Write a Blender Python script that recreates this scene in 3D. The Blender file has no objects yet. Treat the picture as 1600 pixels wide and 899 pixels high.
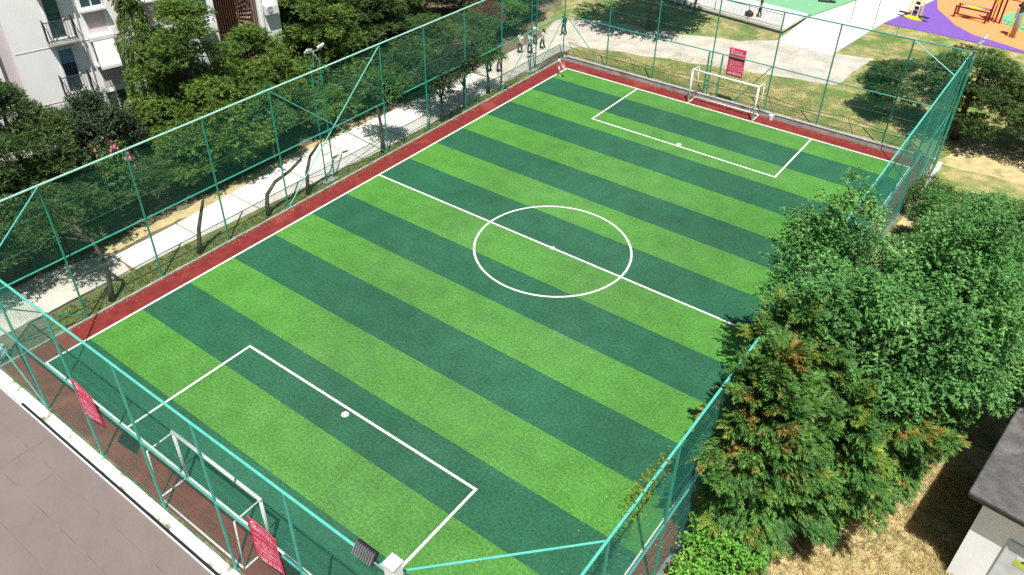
import bpy, bmesh, math, random
import numpy as np
from mathutils import Vector, Matrix, Quaternion
R = math.radians
sc = bpy.context.scene
COL = sc.collection

# ------------------------------------------------------------------ materials
def _nodes(name):
    m = bpy.data.materials.new(name); m.use_nodes = True
    nt = m.node_tree; b = nt.nodes['Principled BSDF']
    return m, nt, b

def rgb(c): return (c[0], c[1], c[2], 1)

def mat(name, c, rough=.7, c2=None, scale=3.0, detail=6, lo=.35, hi=.65, spec=.3, metal=0, bump=0, bscale=40,
        c3=None, scale3=.4, lo3=.5, hi3=.7, speck=0, sscale=60):
    """procedural: two colours mixed by fine noise, optional third in large patches, speckle and bump"""
    m, nt, b = _nodes(name)
    L = nt.links.new
    b.inputs['Roughness'].default_value = rough
    b.inputs['Metallic'].default_value = metal
    b.inputs['Specular IOR Level'].default_value = spec
    tc = nt.nodes.new('ShaderNodeTexCoord')
    def noise(s, d=detail):
        n = nt.nodes.new('ShaderNodeTexNoise'); n.inputs['Scale'].default_value = s; n.inputs['Detail'].default_value = d
        L(tc.outputs['Object'], n.inputs['Vector']); return n
    def ramp(n, a, z):
        r = nt.nodes.new('ShaderNodeMapRange'); r.inputs['From Min'].default_value = a; r.inputs['From Max'].default_value = z
        L(n.outputs['Fac'], r.inputs['Value']); return r
    def mix(fac, A, B, mode='MIX'):
        x = nt.nodes.new('ShaderNodeMix'); x.data_type = 'RGBA'; x.blend_type = mode
        if hasattr(fac, 'is_linked'): L(fac, x.inputs[0])
        else: x.inputs[0].default_value = fac
        for s, v in ((x.inputs[6], A), (x.inputs[7], B)):
            if hasattr(v, 'is_linked'): L(v, s)
            else: s.default_value = rgb(v)
        return x.outputs[2]
    if c2 is None: c2 = tuple(v*.8 for v in c)
    out = mix(ramp(noise(scale), lo, hi).outputs[0], c, c2)
    if c3 is not None: out = mix(ramp(noise(scale3, 5), lo3, hi3).outputs[0], out, c3)
    if speck:
        r = ramp(noise(sscale, 2), .3, .7)
        k = nt.nodes.new('ShaderNodeMapRange'); k.inputs['To Min'].default_value = 1-speck; k.inputs['To Max'].default_value = 1+speck
        L(r.outputs[0], k.inputs['Value'])
        v = nt.nodes.new('ShaderNodeVectorMath'); v.operation = 'SCALE'
        L(out, v.inputs[0]); L(k.outputs[0], v.inputs['Scale']); out = v.outputs[0]
    L(out, b.inputs['Base Color'])
    if bump:
        bn = nt.nodes.new('ShaderNodeBump'); bn.inputs['Strength'].default_value = bump; bn.inputs['Distance'].default_value = .03
        L(noise(bscale, 4).outputs['Fac'], bn.inputs['Height']); L(bn.outputs['Normal'], b.inputs['Normal'])
    return m

def leafmat(name, c, c2, c3=None, amt3=(.6, .72), nscale=.8, trans=.35, var=.45):
    """leaf: colour differs leaf by leaf (random per island) and clump by clump (noise)"""
    m, nt, b = _nodes(name); L = nt.links.new
    b.inputs['Roughness'].default_value = .6; b.inputs['Specular IOR Level'].default_value = .2
    g = nt.nodes.new('ShaderNodeNewGeometry'); tc = nt.nodes.new('ShaderNodeTexCoord'); oi = nt.nodes.new('ShaderNodeObjectInfo')
    add = nt.nodes.new('ShaderNodeVectorMath'); add.operation = 'ADD'
    cmb = nt.nodes.new('ShaderNodeCombineXYZ'); mul = nt.nodes.new('ShaderNodeMath'); mul.operation = 'MULTIPLY'; mul.inputs[1].default_value = 37
    L(oi.outputs['Random'], mul.inputs[0]); L(mul.outputs[0], cmb.inputs[0]); L(tc.outputs['Object'], add.inputs[0]); L(cmb.outputs[0], add.inputs[1])
    n = nt.nodes.new('ShaderNodeTexNoise'); n.inputs['Scale'].default_value = nscale; n.inputs['Detail'].default_value = 3; L(add.outputs[0], n.inputs['Vector'])
    mr = nt.nodes.new('ShaderNodeMapRange'); mr.inputs['From Min'].default_value = .35; mr.inputs['From Max'].default_value = .65; L(n.outputs['Fac'], mr.inputs['Value'])
    x = nt.nodes.new('ShaderNodeMix'); x.data_type = 'RGBA'; L(mr.outputs[0], x.inputs[0]); x.inputs[6].default_value = rgb(c); x.inputs[7].default_value = rgb(c2)
    out = x.outputs[2]
    if c3:
        n2 = nt.nodes.new('ShaderNodeTexNoise'); n2.inputs['Scale'].default_value = nscale*1.1; n2.inputs['Detail'].default_value = 2
        a2 = nt.nodes.new('ShaderNodeVectorMath'); a2.operation = 'ADD'; a2.inputs[1].default_value = (11, 5, 7); L(add.outputs[0], a2.inputs[0]); L(a2.outputs[0], n2.inputs['Vector'])
        m2 = nt.nodes.new('ShaderNodeMapRange'); m2.inputs['From Min'].default_value = amt3[0]; m2.inputs['From Max'].default_value = amt3[1]; L(n2.outputs['Fac'], m2.inputs['Value'])
        y = nt.nodes.new('ShaderNodeMix'); y.data_type = 'RGBA'; L(m2.outputs[0], y.inputs[0]); L(out, y.inputs[6]); y.inputs[7].default_value = rgb(c3); out = y.outputs[2]
    k = nt.nodes.new('ShaderNodeMapRange'); k.inputs['To Min'].default_value = 1-var; k.inputs['To Max'].default_value = 1+var; L(g.outputs['Random Per Island'], k.inputs['Value'])
    v = nt.nodes.new('ShaderNodeVectorMath'); v.operation = 'SCALE'; L(out, v.inputs[0]); L(k.outputs[0], v.inputs['Scale'])
    L(v.outputs[0], b.inputs['Base Color'])
    t = nt.nodes.new('ShaderNodeBsdfTranslucent'); L(v.outputs[0], t.inputs['Color'])
    ms = nt.nodes.new('ShaderNodeMixShader'); ms.inputs[0].default_value = trans
    L(b.outputs[0], ms.inputs[1]); L(t.outputs[0], ms.inputs[2]); L(ms.outputs[0], nt.nodes['Material Output'].inputs[0])
    return m

def brickmat(name, c1, c2, mortar, scale=1.0, bw=.24, bh=.12, ms=.008, rough=.85, rot=0):
    m, nt, b = _nodes(name); L = nt.links.new
    tc = nt.nodes.new('ShaderNodeTexCoord'); mp = nt.nodes.new('ShaderNodeMapping'); mp.inputs['Rotation'].default_value = (0, 0, rot)
    L(tc.outputs['Object'], mp.inputs[0])
    br = nt.nodes.new('ShaderNodeTexBrick'); br.inputs['Scale'].default_value = scale
    br.inputs['Color1'].default_value = rgb(c1); br.inputs['Color2'].default_value = rgb(c2); br.inputs['Mortar'].default_value = rgb(mortar)
    br.inputs['Brick Width'].default_value = bw; br.inputs['Row Height'].default_value = bh; br.inputs['Mortar Size'].default_value = ms
    L(mp.outputs[0], br.inputs['Vector'])
    n = nt.nodes.new('ShaderNodeTexNoise'); n.inputs['Scale'].default_value = .7; n.inputs['Detail'].default_value = 8; L(tc.outputs['Object'], n.inputs['Vector'])
    k = nt.nodes.new('ShaderNodeMapRange'); k.inputs['From Min'].default_value = .3; k.inputs['From Max'].default_value = .7
    k.inputs['To Min'].default_value = .78; k.inputs['To Max'].default_value = 1.15; L(n.outputs['Fac'], k.inputs['Value'])
    v = nt.nodes.new('ShaderNodeVectorMath'); v.operation = 'SCALE'; L(br.outputs['Color'], v.inputs[0]); L(k.outputs[0], v.inputs['Scale'])
    L(v.outputs[0], b.inputs['Base Color']); b.inputs['Roughness'].default_value = rough; b.inputs['Specular IOR Level'].default_value = .2
    return m

def turfmat(name, c, dull):
    """artificial turf: fibre speckle at several sizes, slow tone patches, duller middle"""
    m, nt, b = _nodes(name); L = nt.links.new
    tc = nt.nodes.new('ShaderNodeTexCoord')
    tot = None
    for s, d, a in ((.13, 3, .16), (.9, 5, .14), (9, 3, .30), (28, 3, .50)):
        n = nt.nodes.new('ShaderNodeTexNoise'); n.inputs['Scale'].default_value = s; n.inputs['Detail'].default_value = d; L(tc.outputs['Object'], n.inputs['Vector'])
        k = nt.nodes.new('ShaderNodeMapRange'); k.inputs['From Min'].default_value = .28; k.inputs['From Max'].default_value = .72
        k.inputs['To Min'].default_value = 1-a; k.inputs['To Max'].default_value = 1+a; L(n.outputs['Fac'], k.inputs['Value'])
        if tot is None: tot = k.outputs[0]
        else:
            mu = nt.nodes.new('ShaderNodeMath'); mu.operation = 'MULTIPLY'; L(tot, mu.inputs[0]); L(k.outputs[0], mu.inputs[1]); tot = mu.outputs[0]
    # duller colour along the middle of the pitch, in uneven patches
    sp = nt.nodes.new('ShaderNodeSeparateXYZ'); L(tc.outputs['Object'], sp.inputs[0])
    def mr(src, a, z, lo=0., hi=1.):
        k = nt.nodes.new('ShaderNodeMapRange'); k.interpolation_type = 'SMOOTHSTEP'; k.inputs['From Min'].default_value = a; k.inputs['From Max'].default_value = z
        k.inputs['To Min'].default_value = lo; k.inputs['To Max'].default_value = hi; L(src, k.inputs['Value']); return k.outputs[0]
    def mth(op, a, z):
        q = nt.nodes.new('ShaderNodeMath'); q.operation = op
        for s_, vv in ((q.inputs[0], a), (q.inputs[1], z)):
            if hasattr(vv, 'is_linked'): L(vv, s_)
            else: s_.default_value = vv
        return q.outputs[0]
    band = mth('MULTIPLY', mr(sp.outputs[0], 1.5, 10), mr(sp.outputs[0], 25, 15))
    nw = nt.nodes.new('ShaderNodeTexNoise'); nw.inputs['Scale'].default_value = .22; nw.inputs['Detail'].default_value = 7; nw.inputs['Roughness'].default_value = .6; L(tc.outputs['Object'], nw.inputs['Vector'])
    dull_mix = mth('MULTIPLY', band, mr(nw.outputs['Fac'], .30, .68, .25, .85))
    mx = nt.nodes.new('ShaderNodeMix'); mx.data_type = 'RGBA'; L(dull_mix, mx.inputs[0]); mx.inputs[6].default_value = rgb(c); mx.inputs[7].default_value = rgb(dull)
    # roll joints every two metres, barely darker
    fr = mth('FRACT', mth('DIVIDE', sp.outputs[0], 4.075), 0.); jn = mth('LESS_THAN', mth('ABSOLUTE', mth('SUBTRACT', fr, .5), 0.), .006)
    tot = mth('MULTIPLY', tot, mth('SUBTRACT', 1., mth('MULTIPLY', jn, .14)))
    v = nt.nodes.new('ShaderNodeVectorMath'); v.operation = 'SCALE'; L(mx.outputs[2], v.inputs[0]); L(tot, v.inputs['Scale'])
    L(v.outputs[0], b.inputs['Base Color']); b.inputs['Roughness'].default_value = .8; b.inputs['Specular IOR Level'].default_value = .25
    n = nt.nodes.new('ShaderNodeTexNoise'); n.inputs['Scale'].default_value = 30; n.inputs['Detail'].default_value = 3; L(tc.outputs['Object'], n.inputs['Vector'])
    bn = nt.nodes.new('ShaderNodeBump'); bn.inputs['Strength'].default_value = .5; bn.inputs['Distance'].default_value = .03
    L(n.outputs['Fac'], bn.inputs['Height']); L(bn.outputs[0], b.inputs['Normal'])
    return m

M = dict(
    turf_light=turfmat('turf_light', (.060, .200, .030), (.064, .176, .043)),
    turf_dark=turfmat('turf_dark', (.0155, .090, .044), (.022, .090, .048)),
    line=mat('line_white', (.76, .78, .75), .85, (.58, .64, .57), 5, c3=(.40, .50, .38), scale3=.9, lo3=.6, hi3=.8, speck=.2, sscale=30),
    red=mat('red_surface', (.180, .022, .019), .85, (.125, .015, .014), 2.2, c3=(.23, .050, .035), scale3=.5, lo3=.55, hi3=.75, speck=.3, sscale=45, bump=.3),
    ground=mat('dry_ground', (.30, .235, .12), .95, (.20, .17, .085), 2.5, c3=(.10, .125, .04), scale3=.35, lo3=.5, hi3=.62, speck=.3, sscale=22, bump=.5, bscale=12),
    lawn=mat('patchy_lawn', (.19, .215, .065), .95, (.36, .29, .14), 1.1, lo=.42, hi=.62, c3=(.115, .17, .04), scale3=.45, lo3=.46, hi3=.6, speck=.35, sscale=14, bump=.6, bscale=10),
    verge=mat('verge_grass', (.11, .165, .04), .95, (.20, .20, .075), 1.6, speck=.4, sscale=16, bump=.6, bscale=12),
    straw=mat('straw', (.48, .39, .20), .95, (.36, .29, .14), 2.2, c3=(.20, .20, .075), scale3=.6, lo3=.55, hi3=.7, speck=.3, sscale=20, bump=.6, bscale=14),
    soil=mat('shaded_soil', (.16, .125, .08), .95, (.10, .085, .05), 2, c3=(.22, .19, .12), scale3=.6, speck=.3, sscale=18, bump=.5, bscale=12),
    slab=mat('pale_concrete', (.66, .64, .58), .85, (.56, .54, .49), 1.4, c3=(.50, .44, .36), scale3=.5, lo3=.6, hi3=.8, speck=.06),
    joint=mat('slab_joint', (.42, .31, .24), .9),
    pavers=brickmat('paver_blocks', (.56, .53, .45), (.49, .455, .385), (.33, .31, .25), rot=R(12)),
    plaza=brickmat('plaza_blocks', (.51, .475, .41), (.45, .415, .355), (.32, .30, .25), bw=.3, bh=.15, rot=R(50)),
    conc=mat('grey_concrete', (.36, .36, .34), .9, (.25, .25, .235), 2.5, c3=(.16, .17, .13), scale3=1.2, lo3=.55, hi3=.75, bump=.2),
    ledge=mat('mouldy_white_ledge', (.70, .73, .68), .85, (.42, .43, .34), 2.6, lo=.48, hi=.7, c3=(.16, .17, .085), scale3=1.7, lo3=.54, hi3=.68, bump=.2),
    roofb=mat('brown_membrane', (.160, .132, .121), .9, (.150, .124, .114), 1.2, c3=(.178, .142, .126), scale3=.35, speck=.06, sscale=30),
    roofseam=mat('membrane_seam', (.085, .07, .064), .88, (.20, .168, .155), 1.3),
    gap=mat('gap_black', (.012, .013, .018), .9),
    white=mat('white_paint', (.80, .81, .80), .45, (.70, .72, .71), 5, spec=.4),
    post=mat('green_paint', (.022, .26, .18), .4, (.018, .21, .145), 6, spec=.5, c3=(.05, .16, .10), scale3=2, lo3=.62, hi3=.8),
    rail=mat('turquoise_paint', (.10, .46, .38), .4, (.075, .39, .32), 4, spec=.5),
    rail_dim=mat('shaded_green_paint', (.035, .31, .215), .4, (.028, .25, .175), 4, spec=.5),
    rail_sunlit=mat('sunlit_turquoise_paint', (.34, .62, .55), .4, (.28, .55, .48), 4, spec=.5),  # same turquoise with sunlight painted into the colour
    wire=mat('green_wire', (.045, .27, .19), .4, spec=.4),
    cable=mat('dark_cable', (.03, .028, .025), .7),
    bark=mat('bark', (.105, .082, .062), .95, (.05, .040, .030), 7, bump=.8, bscale=14, c3=(.16, .13, .10), scale3=3),
    banner=mat('banner_red', (.64, .045, .115), .6, (.56, .035, .095), 3),
    bantext=mat('banner_white', (.82, .78, .80), .6),
    wallw=mat('render_white', (.84, .84, .82), .9, (.79, .79, .775), .8, c3=(.72, .72, .70), scale3=.25, lo3=.55, hi3=.75),
    hutw=mat('hut_white_paint', (.86, .88, .90), .8, (.80, .82, .85), 1.2, c3=(.70, .72, .72), scale3=.8, lo3=.6, hi3=.8),
    wallp=mat('render_pink_grey', (.60, .53, .53), .9, (.55, .485, .49), .8),
    glass=mat('window_glass', (.045, .075, .10), .08, (.03, .05, .07), 1, spec=.8),
    blind=mat('blue_blind', (.17, .33, .42), .6, (.13, .27, .36), 4),
    frame=mat('white_frame', (.78, .78, .77), .5),
    iron=mat('black_iron', (.028, .024, .024), .5),
    rust=mat('brown_iron', (.13, .062, .038), .7, (.08, .04, .026), 5),
    recess=mat('brown_recess_wall', (.085, .05, .035), .9),
    tread=mat('stone_tread', (.34, .24, .19), .9),
    awning=mat('white_awning', (.80, .80, .79), .7, (.74, .74, .735), 2),
    roofg=mat('grey_roof_felt', (.105, .100, .097), .92, (.070, .068, .067), 3.5, c3=(.165, .162, .158), scale3=1.5, lo3=.52, hi3=.75, speck=.25, sscale=24, bump=.3),
    doorg=mat('grey_door', (.58, .62, .66), .5),
    label=mat('lime_label', (.50, .62, .10), .6),
    purple=mat('rubber_purple', (.165, .085, .36), .9, (.15, .075, .33), 2, speck=.08),
    orange=mat('rubber_orange', (.80, .265, .105), .9, (.74, .24, .09), 2, speck=.08),
    rgreen=mat('rubber_green', (.16, .38, .21), .9, (.14, .34, .185), 2, speck=.08),
    yellow=mat('yellow_paint', (.72, .62, .04), .4, (.62, .52, .03), 4),
    maroon=mat('maroon_paint', (.15, .018, .028), .4, (.11, .014, .02), 4),
    black=mat('black_plastic', (.018, .018, .02), .5),
    greym=mat('grey_metal', (.30, .31, .32), .4, metal=.3),
    silver=mat('lamp_metal', (.62, .63, .64), .35, metal=.4),
    lampglass=mat('lamp_lens', (.55, .57, .60), .15, spec=.7),
    skin=mat('skin', (.48, .30, .21), .6),
    hair=mat('dark_hair', (.018, .013, .011), .6),
    cwhite=mat('cloth_white', (.76, .76, .77), .9), cblack=mat('cloth_black', (.018, .019, .024), .9),
    cnavy=mat('cloth_navy', (.035, .042, .075), .9), cmaroon=mat('cloth_maroon', (.10, .022, .035), .9),
    cgrey=mat('cloth_grey', (.30, .31, .34), .9), shoe=mat('shoe_white', (.65, .65, .65), .7), shoed=mat('shoe_dark', (.03, .03, .03), .7),
    bagred=mat('bag_red_white', (.62, .10, .13), .7, (.78, .74, .74), 9, lo=.48, hi=.52),
    sack=mat('plastic_sack', (.55, .60, .68), .4, (.40, .44, .52), 3),
    pine=leafmat('pine_needles', (.165, .265, .050), (.095, .170, .040), None, nscale=.6),
    pine_d=leafmat('dark_pine_needles', (.105, .180, .050), (.060, .114, .036), (.130, .165, .058), (.58, .72), nscale=.7),
    broad=leafmat('broad_leaves', (.128, .305, .080), (.076, .205, .054), (.205, .375, .120), (.56, .70), nscale=.7),
    broad_l=leafmat('light_leaves', (.105, .215, .052), (.065, .145, .038), None, nscale=.9),
    broad_d=leafmat('dark_glossy_leaves', (.050, .078, .036), (.032, .055, .026), None, nscale=.9, trans=.2),
    conif=leafmat('conifer_sprays', (.115, .265, .056), (.060, .160, .042), (.25, .30, .045), (.54, .68), nscale=.75),
    conif_o=leafmat('rusty_sprays', (.130, .265, .052), (.072, .175, .042), (.36, .21, .055), (.57, .70), nscale=.9),
    deadp=leafmat('dry_needles', (.22, .105, .065), (.14, .075, .05), None, nscale=1.2, trans=.15),
    cyp=leafmat('cypress_sprays', (.14, .225, .045), (.085, .150, .036), None, nscale=1.2),
    bush=leafmat('lime_leaves', (.185, .43, .06), (.115, .29, .045), None, nscale=1.4),
    vine=leafmat('vine_leaves', (.19, .25, .035), (.12, .19, .03), None, nscale=2),
    flower=mat('pink_petals', (.62, .20, .25), .7),
    blade=leafmat('grass_blades', (.14, .215, .05), (.20, .22, .075), None, nscale=.8, trans=.3),
    bladed=leafmat('straw_blades', (.58, .47, .24), (.46, .375, .18), (.23, .25, .08), (.62, .72), nscale=.6, trans=.3),
)

# ------------------------------------------------------------------ helpers
def tag(o, label=None, cat=None, group=None, kind=None):
    if label: o['label'] = label
    if cat: o['category'] = cat
    if group: o['group'] = group
    if kind: o['kind'] = kind
    return o

def thing(name, label, cat, loc=(0, 0, 0), rz=0, group=None):
    o = bpy.data.objects.new(name, None); COL.objects.link(o)
    o.location = loc; o.rotation_euler = (0, 0, rz); o.empty_display_size = .2
    return tag(o, label, cat, group)

class MB:
    """collects shapes into one mesh"""
    def __init__(s): s.v = []; s.f = []; s.mi = []; s.cur = 0
    def _add(s, vs, fs):
        n = len(s.v); s.v += [tuple(v) for v in vs]; s.f += [tuple(i+n for i in f) for f in fs]; s.mi += [s.cur]*len(fs); return s
    def box(s, c, d, rot=None, bev=0):
        x, y, z = d[0]/2, d[1]/2, d[2]/2
        if bev:
            b = min(bev, x*.9, y*.9, z*.9); vs = []; 
            bm = bmesh.new(); bmesh.ops.create_cube(bm, size=1)
            for v in bm.verts: v.co = Vector((v.co.x*d[0], v.co.y*d[1], v.co.z*d[2]))
            bmesh.ops.bevel(bm, geom=bm.edges[:], offset=b, segments=1, affect='EDGES')
            bm.verts.index_update()
            vs = [v.co.copy() for v in bm.verts]; fs = [[v.index for v in f.verts] for f in bm.faces]; bm.free()
        else:
            vs = [Vector(p) for p in ((-x,-y,-z),(x,-y,-z),(x,y,-z),(-x,y,-z),(-x,-y,z),(x,-y,z),(x,y,z),(-x,y,z))]
            fs = [(0,3,2,1),(4,5,6,7),(0,1,5,4),(1,2,6,5),(2,3,7,6),(3,0,4,7)]
        if rot is not None: vs = [rot @ v for v in vs]
        return s._add([v+Vector(c) for v in vs], fs)
    def tube(s, pts, rad, n=8, cap=True):
        pts = [Vector(p) for p in pts]
        if not hasattr(rad, '__len__'): rad = [rad]*len(pts)
        vs = []; fs = []
        up = None
        for i, p in enumerate(pts):
            d = (pts[min(i+1, len(pts)-1)]-pts[max(i-1, 0)]).normalized()
            if up is None: up = d.orthogonal().normalized()
            up = (up - d*up.dot(d)); up = up.normalized() if up.length > 1e-6 else d.orthogonal().normalized()
            w = d.cross(up)
            for k in range(n):
                a = 2*math.pi*(k+.5)/n
                vs.append(p + (up*math.cos(a)+w*math.sin(a))*rad[i])
        for i in range(len(pts)-1):
            for k in range(n):
                a, b = i*n+k, i*n+(k+1) % n
                fs.append((a, b, b+n, a+n))
        if cap:
            fs.append(tuple(range(n-1, -1, -1))); fs.append(tuple((len(pts)-1)*n+k for k in range(n)))
        return s._add(vs, fs)
    def bar(s, a, b, r, n=8): return s.tube([a, b], r, n)
    def prism(s, poly, z0, z1):
        n = len(poly)
        vs = [(p[0], p[1], z0) for p in poly]+[(p[0], p[1], z1) for p in poly]
        fs = [tuple(range(n-1, -1, -1)), tuple(range(n, 2*n))]+[(i, (i+1) % n, (i+1) % n+n, i+n) for i in range(n)]
        return s._add(vs, fs)
    def quad(s, *p): return s._add(p, [tuple(range(len(p)))])
    def ball(s, c, r, seg=12, rings=8, sq=(1, 1, 1)):
        vs = []; fs = []
        for i in range(rings+1):
            t = math.pi*i/rings
            for k in range(seg):
                a = 2*math.pi*k/seg
                vs.append((c[0]+r*sq[0]*math.sin(t)*math.cos(a), c[1]+r*sq[1]*math.sin(t)*math.sin(a), c[2]+r*sq[2]*math.cos(t)))
        for i in range(rings):
            for k in range(seg):
                a, b = i*seg+k, i*seg+(k+1) % seg
                fs.append((a, a+seg, b+seg, b))
        return s._add(vs, fs)
    def build(s, name, mats, parent=None, smooth=False, world=False):
        if world and parent is not None:
            o = parent.location if parent.parent is None else parent.location+parent.parent.location
            s.v = [(a-o[0], b-o[1], c-o[2]) for a, b, c in s.v]
        me = bpy.data.meshes.new(name); me.from_pydata(s.v, [], s.f)
        mats = mats if isinstance(mats, (list, tuple)) else [mats]
        for m in mats: me.materials.append(m)
        if len(mats) > 1: me.polygons.foreach_set('material_index', s.mi)
        if smooth: me.polygons.foreach_set('use_smooth', [True]*len(s.f))
        me.update()
        ob = bpy.data.objects.new(name, me); COL.objects.link(ob)
        if parent is not None: ob.parent = parent
        return ob

def children(o, _c={}): return [c for c in bpy.data.objects if c.parent == o]

def copy_tree(o, parent=None):
    c = o.copy(); COL.objects.link(c); c.parent = parent
    for ch in children(o): copy_tree(ch, c)
    return c

def sheet(name, pts, z, m, kind='structure'):
    b = MB(); b._add([(p[0], p[1], z) for p in pts], [tuple(range(len(pts)))])
    o = b.build(name, m); tag(o, kind=kind); return o

rs = random.Random(7)
def wob(pts, step=.6, amp=.12, seed=1):
    """an outline with a ragged edge"""
    r = random.Random(seed); out = []
    for i in range(len(pts)):
        a = Vector((pts[i][0], pts[i][1])); b = Vector((pts[(i+1) % len(pts)][0], pts[(i+1) % len(pts)][1]))
        d = b-a; n = max(1, int(d.length/step)); nn = Vector((-d.y, d.x)).normalized()
        for k in range(n):
            p = a+d*(k/n)+(nn*r.uniform(-amp, amp) if k else Vector((0, 0))); out.append((p.x, p.y))
    return out

# ------------------------------------------------------------------ ground and pitch
W, LEN = 24.45, 40.0
HY = 20.03
FX0, FX1, FY0, FY1, FH, MH = -1.27, 25.3, -1.27, 41.4, 6.9, 3.35     # fence lines and heights
sheet('ground', [(-150, -120), (190, -120), (190, 260), (-150, 260)], -.03, M['ground'])
# pitch: 16 cross stripes, two turf colours
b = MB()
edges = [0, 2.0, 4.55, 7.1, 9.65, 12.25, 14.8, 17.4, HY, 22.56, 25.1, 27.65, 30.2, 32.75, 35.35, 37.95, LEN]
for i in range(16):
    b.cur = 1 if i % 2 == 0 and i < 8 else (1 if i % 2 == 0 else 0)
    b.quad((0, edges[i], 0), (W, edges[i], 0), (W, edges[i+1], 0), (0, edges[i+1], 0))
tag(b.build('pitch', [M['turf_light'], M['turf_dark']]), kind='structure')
b = MB()
def stripe(x0, y0, x1, y1, z=.005): b.quad((x0, y0, z), (x1, y0, z), (x1, y1, z), (x0, y1, z))
lw = .10
stripe(0, 0, lw, LEN); stripe(W-lw, 0, W, LEN)
stripe(lw, 0, W-lw, lw); stripe(lw, LEN-lw, W-lw, LEN)
stripe(lw, HY-lw/2, W-lw, HY+lw/2)
PX0, PX1 = W/2-6.28, W/2+6.28
for y0, y1, yf in ((lw, 5.98, 1), (LEN-6.14, LEN-lw, 0)):
    stripe(PX0, y0, PX0+lw, y1); stripe(PX1-lw, y0, PX1, y1)
    if yf: stripe(PX0+lw, y1-lw, PX1-lw, y1)
    else: stripe(PX0+lw, y0, PX1-lw, y0+lw)
cx, cy, r0 = W/2, HY, 3.98
for k in range(96):
    a0, a1 = 2*math.pi*k/96, 2*math.pi*(k+1)/96
    b.quad(*[(cx+r*math.cos(a), cy+r*math.sin(a), .009) for r, a in ((r0-lw/2, a0), (r0+lw/2, a0), (r0+lw/2, a1), (r0-lw/2, a1))])
for px, py, r in ((12.15, 5.63-.0, .15), (12.17, 34.15, .15), (cx, cy, .13)):
    b._add([(px+r*math.cos(2*math.pi*k/20), py+r*math.sin(2*math.pi*k/20), .012) for k in range(20)], [tuple(range(20))])
tag(b.build('pitch_markings', M['line']), kind='structure')
# red running strip round the pitch
b = MB()
for x0, y0, x1, y1 in ((-1.12, -1.2, 0, 41.15), (W, -1.2, 25.15, 41.15), (0, -1.2, W, 0), (0, LEN, W, 41.15)):
    b.quad((x0, y0, -.002), (x1, y0, -.002), (x1, y1, -.002), (x0, y1, -.002))
tag(b.build('red_track', M['red']), kind='structure')
# kerb under the left fence
b = MB(); b.box((-1.21, 20, .02), (.09, 42.5, .09), bev=.02)
tag(b.build('kerb', M['conc']), kind='structure')
b = MB(); b.box((25.26, 20, .02), (.16, 42.5, .12), bev=.02)
tag(b.build('kerb', M['conc']), kind='structure')
# left: verge, path of pale slabs, paver path, soil under the trees
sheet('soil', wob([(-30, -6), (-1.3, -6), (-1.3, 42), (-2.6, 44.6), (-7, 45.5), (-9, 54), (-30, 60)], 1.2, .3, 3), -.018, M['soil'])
sheet('verge', wob([(-2.9, 1.5), (-1.3, 1.2), (-1.3, 38), (-1.9, 38), (-2.0, 25), (-2.2, 16), (-2.95, 8)], .5, .10, 4), -.012, M['verge'])
sheet('verge', wob([(-5.8, 5.8), (-5.0, 6.2), (-5.0, 9.6), (-4.6, 17), (-5.2, 23.5), (-5.4, 26), (-6.0, 25), (-5.7, 15)], .5, .15, 5), -.014, M['straw'])
sheet('paver_path', wob([(-5.6, -4), (-3.2, -4), (-3.1, 2.3), (-2.9, 5.9), (-5.2, 6.15), (-6.2, 3)], .6, .10, 6), -.006, M['pavers'])
b = MB()
ys = [6.1, 9.75, 13.4, 17.1, 20.8, 24.4, 28.0, 31.5, 35.0]
def pl(y): return -5.05+.35*math.sin(y*.23)+.25*max(0, (y-17)/10)*-.6
def pr(y): return -2.85+.9*min(1, max(0, (y-8)/14))
for i in range(len(ys)-1):
    y0, y1 = ys[i]+.05, ys[i+1]-.05
    b.prism([(pl(y0), y0), (pr(y0), y0), (pr((y0+y1)/2)+.03, (y0+y1)/2), (pr(y1), y1), (pl(y1), y1)], -.03, .012+.004*(i % 2))
tag(b.build('path', M['slab']), kind='structure')
b = MB()
b._add([(pl(y)+.05, y, -.004) for y in ys]+[(pr(y)-.05, y, -.004) for y in reversed(ys)], [tuple(range(2*len(ys)))])
tag(b.build('path_joints', M['joint']), kind='structure')
# far side: patchy lawn, paved plaza, white path, playground rubber
sheet('lawn', wob([(26.2, 31), (60, 31), (60, 41.6), (25.6, 41.6)], 1.2, .3, 18), -.011, M['lawn'])
sheet('lawn', wob([(-1.3, 41.5), (60, 41.5), (60, 62), (18, 64.6), (16.2, 63.6), (14.8, 57), (10.2, 57), (10, 56.2), (5, 57), (-9, 58), (-7, 46), (-2, 44.3)], 1.3, .25, 8), -.02, M['lawn'])
sheet('plaza', wob([(-2.2, 41.7), (-1.6, 44.2), (1.1, 45.1), (6, 46.4), (11.5, 47.8), (16.9, 49.3), (17.6, 56.1), (14.7, 55.0), (10.3, 55.2), (8, 53.2), (3, 51.6), (-3.5, 50.4), (-6.4, 48.2), (-5.0, 43.5), (-5.2, 35.1), (-2.0, 35.1)], .9, .15, 9), -.008, M['plaza'])
sheet('concrete_path', [(10.25, 54.9), (14.75, 54.7), (15.75, 63.9), (18.6, 78), (24, 110), (17, 110), (12.9, 72), (10.3, 62)], -.002, M['slab'])
sheet('playground_surface', [(15.8, 64.55), (21.5, 64.6), (26, 64.4), (40, 63.8), (40, 110), (24.1, 110), (18.7, 78)], .004, M['purple'])
sheet('playground_surface', [(x, y) for x, y in [(19.6, 69.7), (18.6, 71.2), (17.9, 74), (18.2, 77), (20, 82), (26, 95), (45, 95), (45, 60.5), (28.5, 64.2), (25.2, 65.4), (22.5, 66.3), (20.8, 67.8)]], .010, M['orange'])
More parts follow.
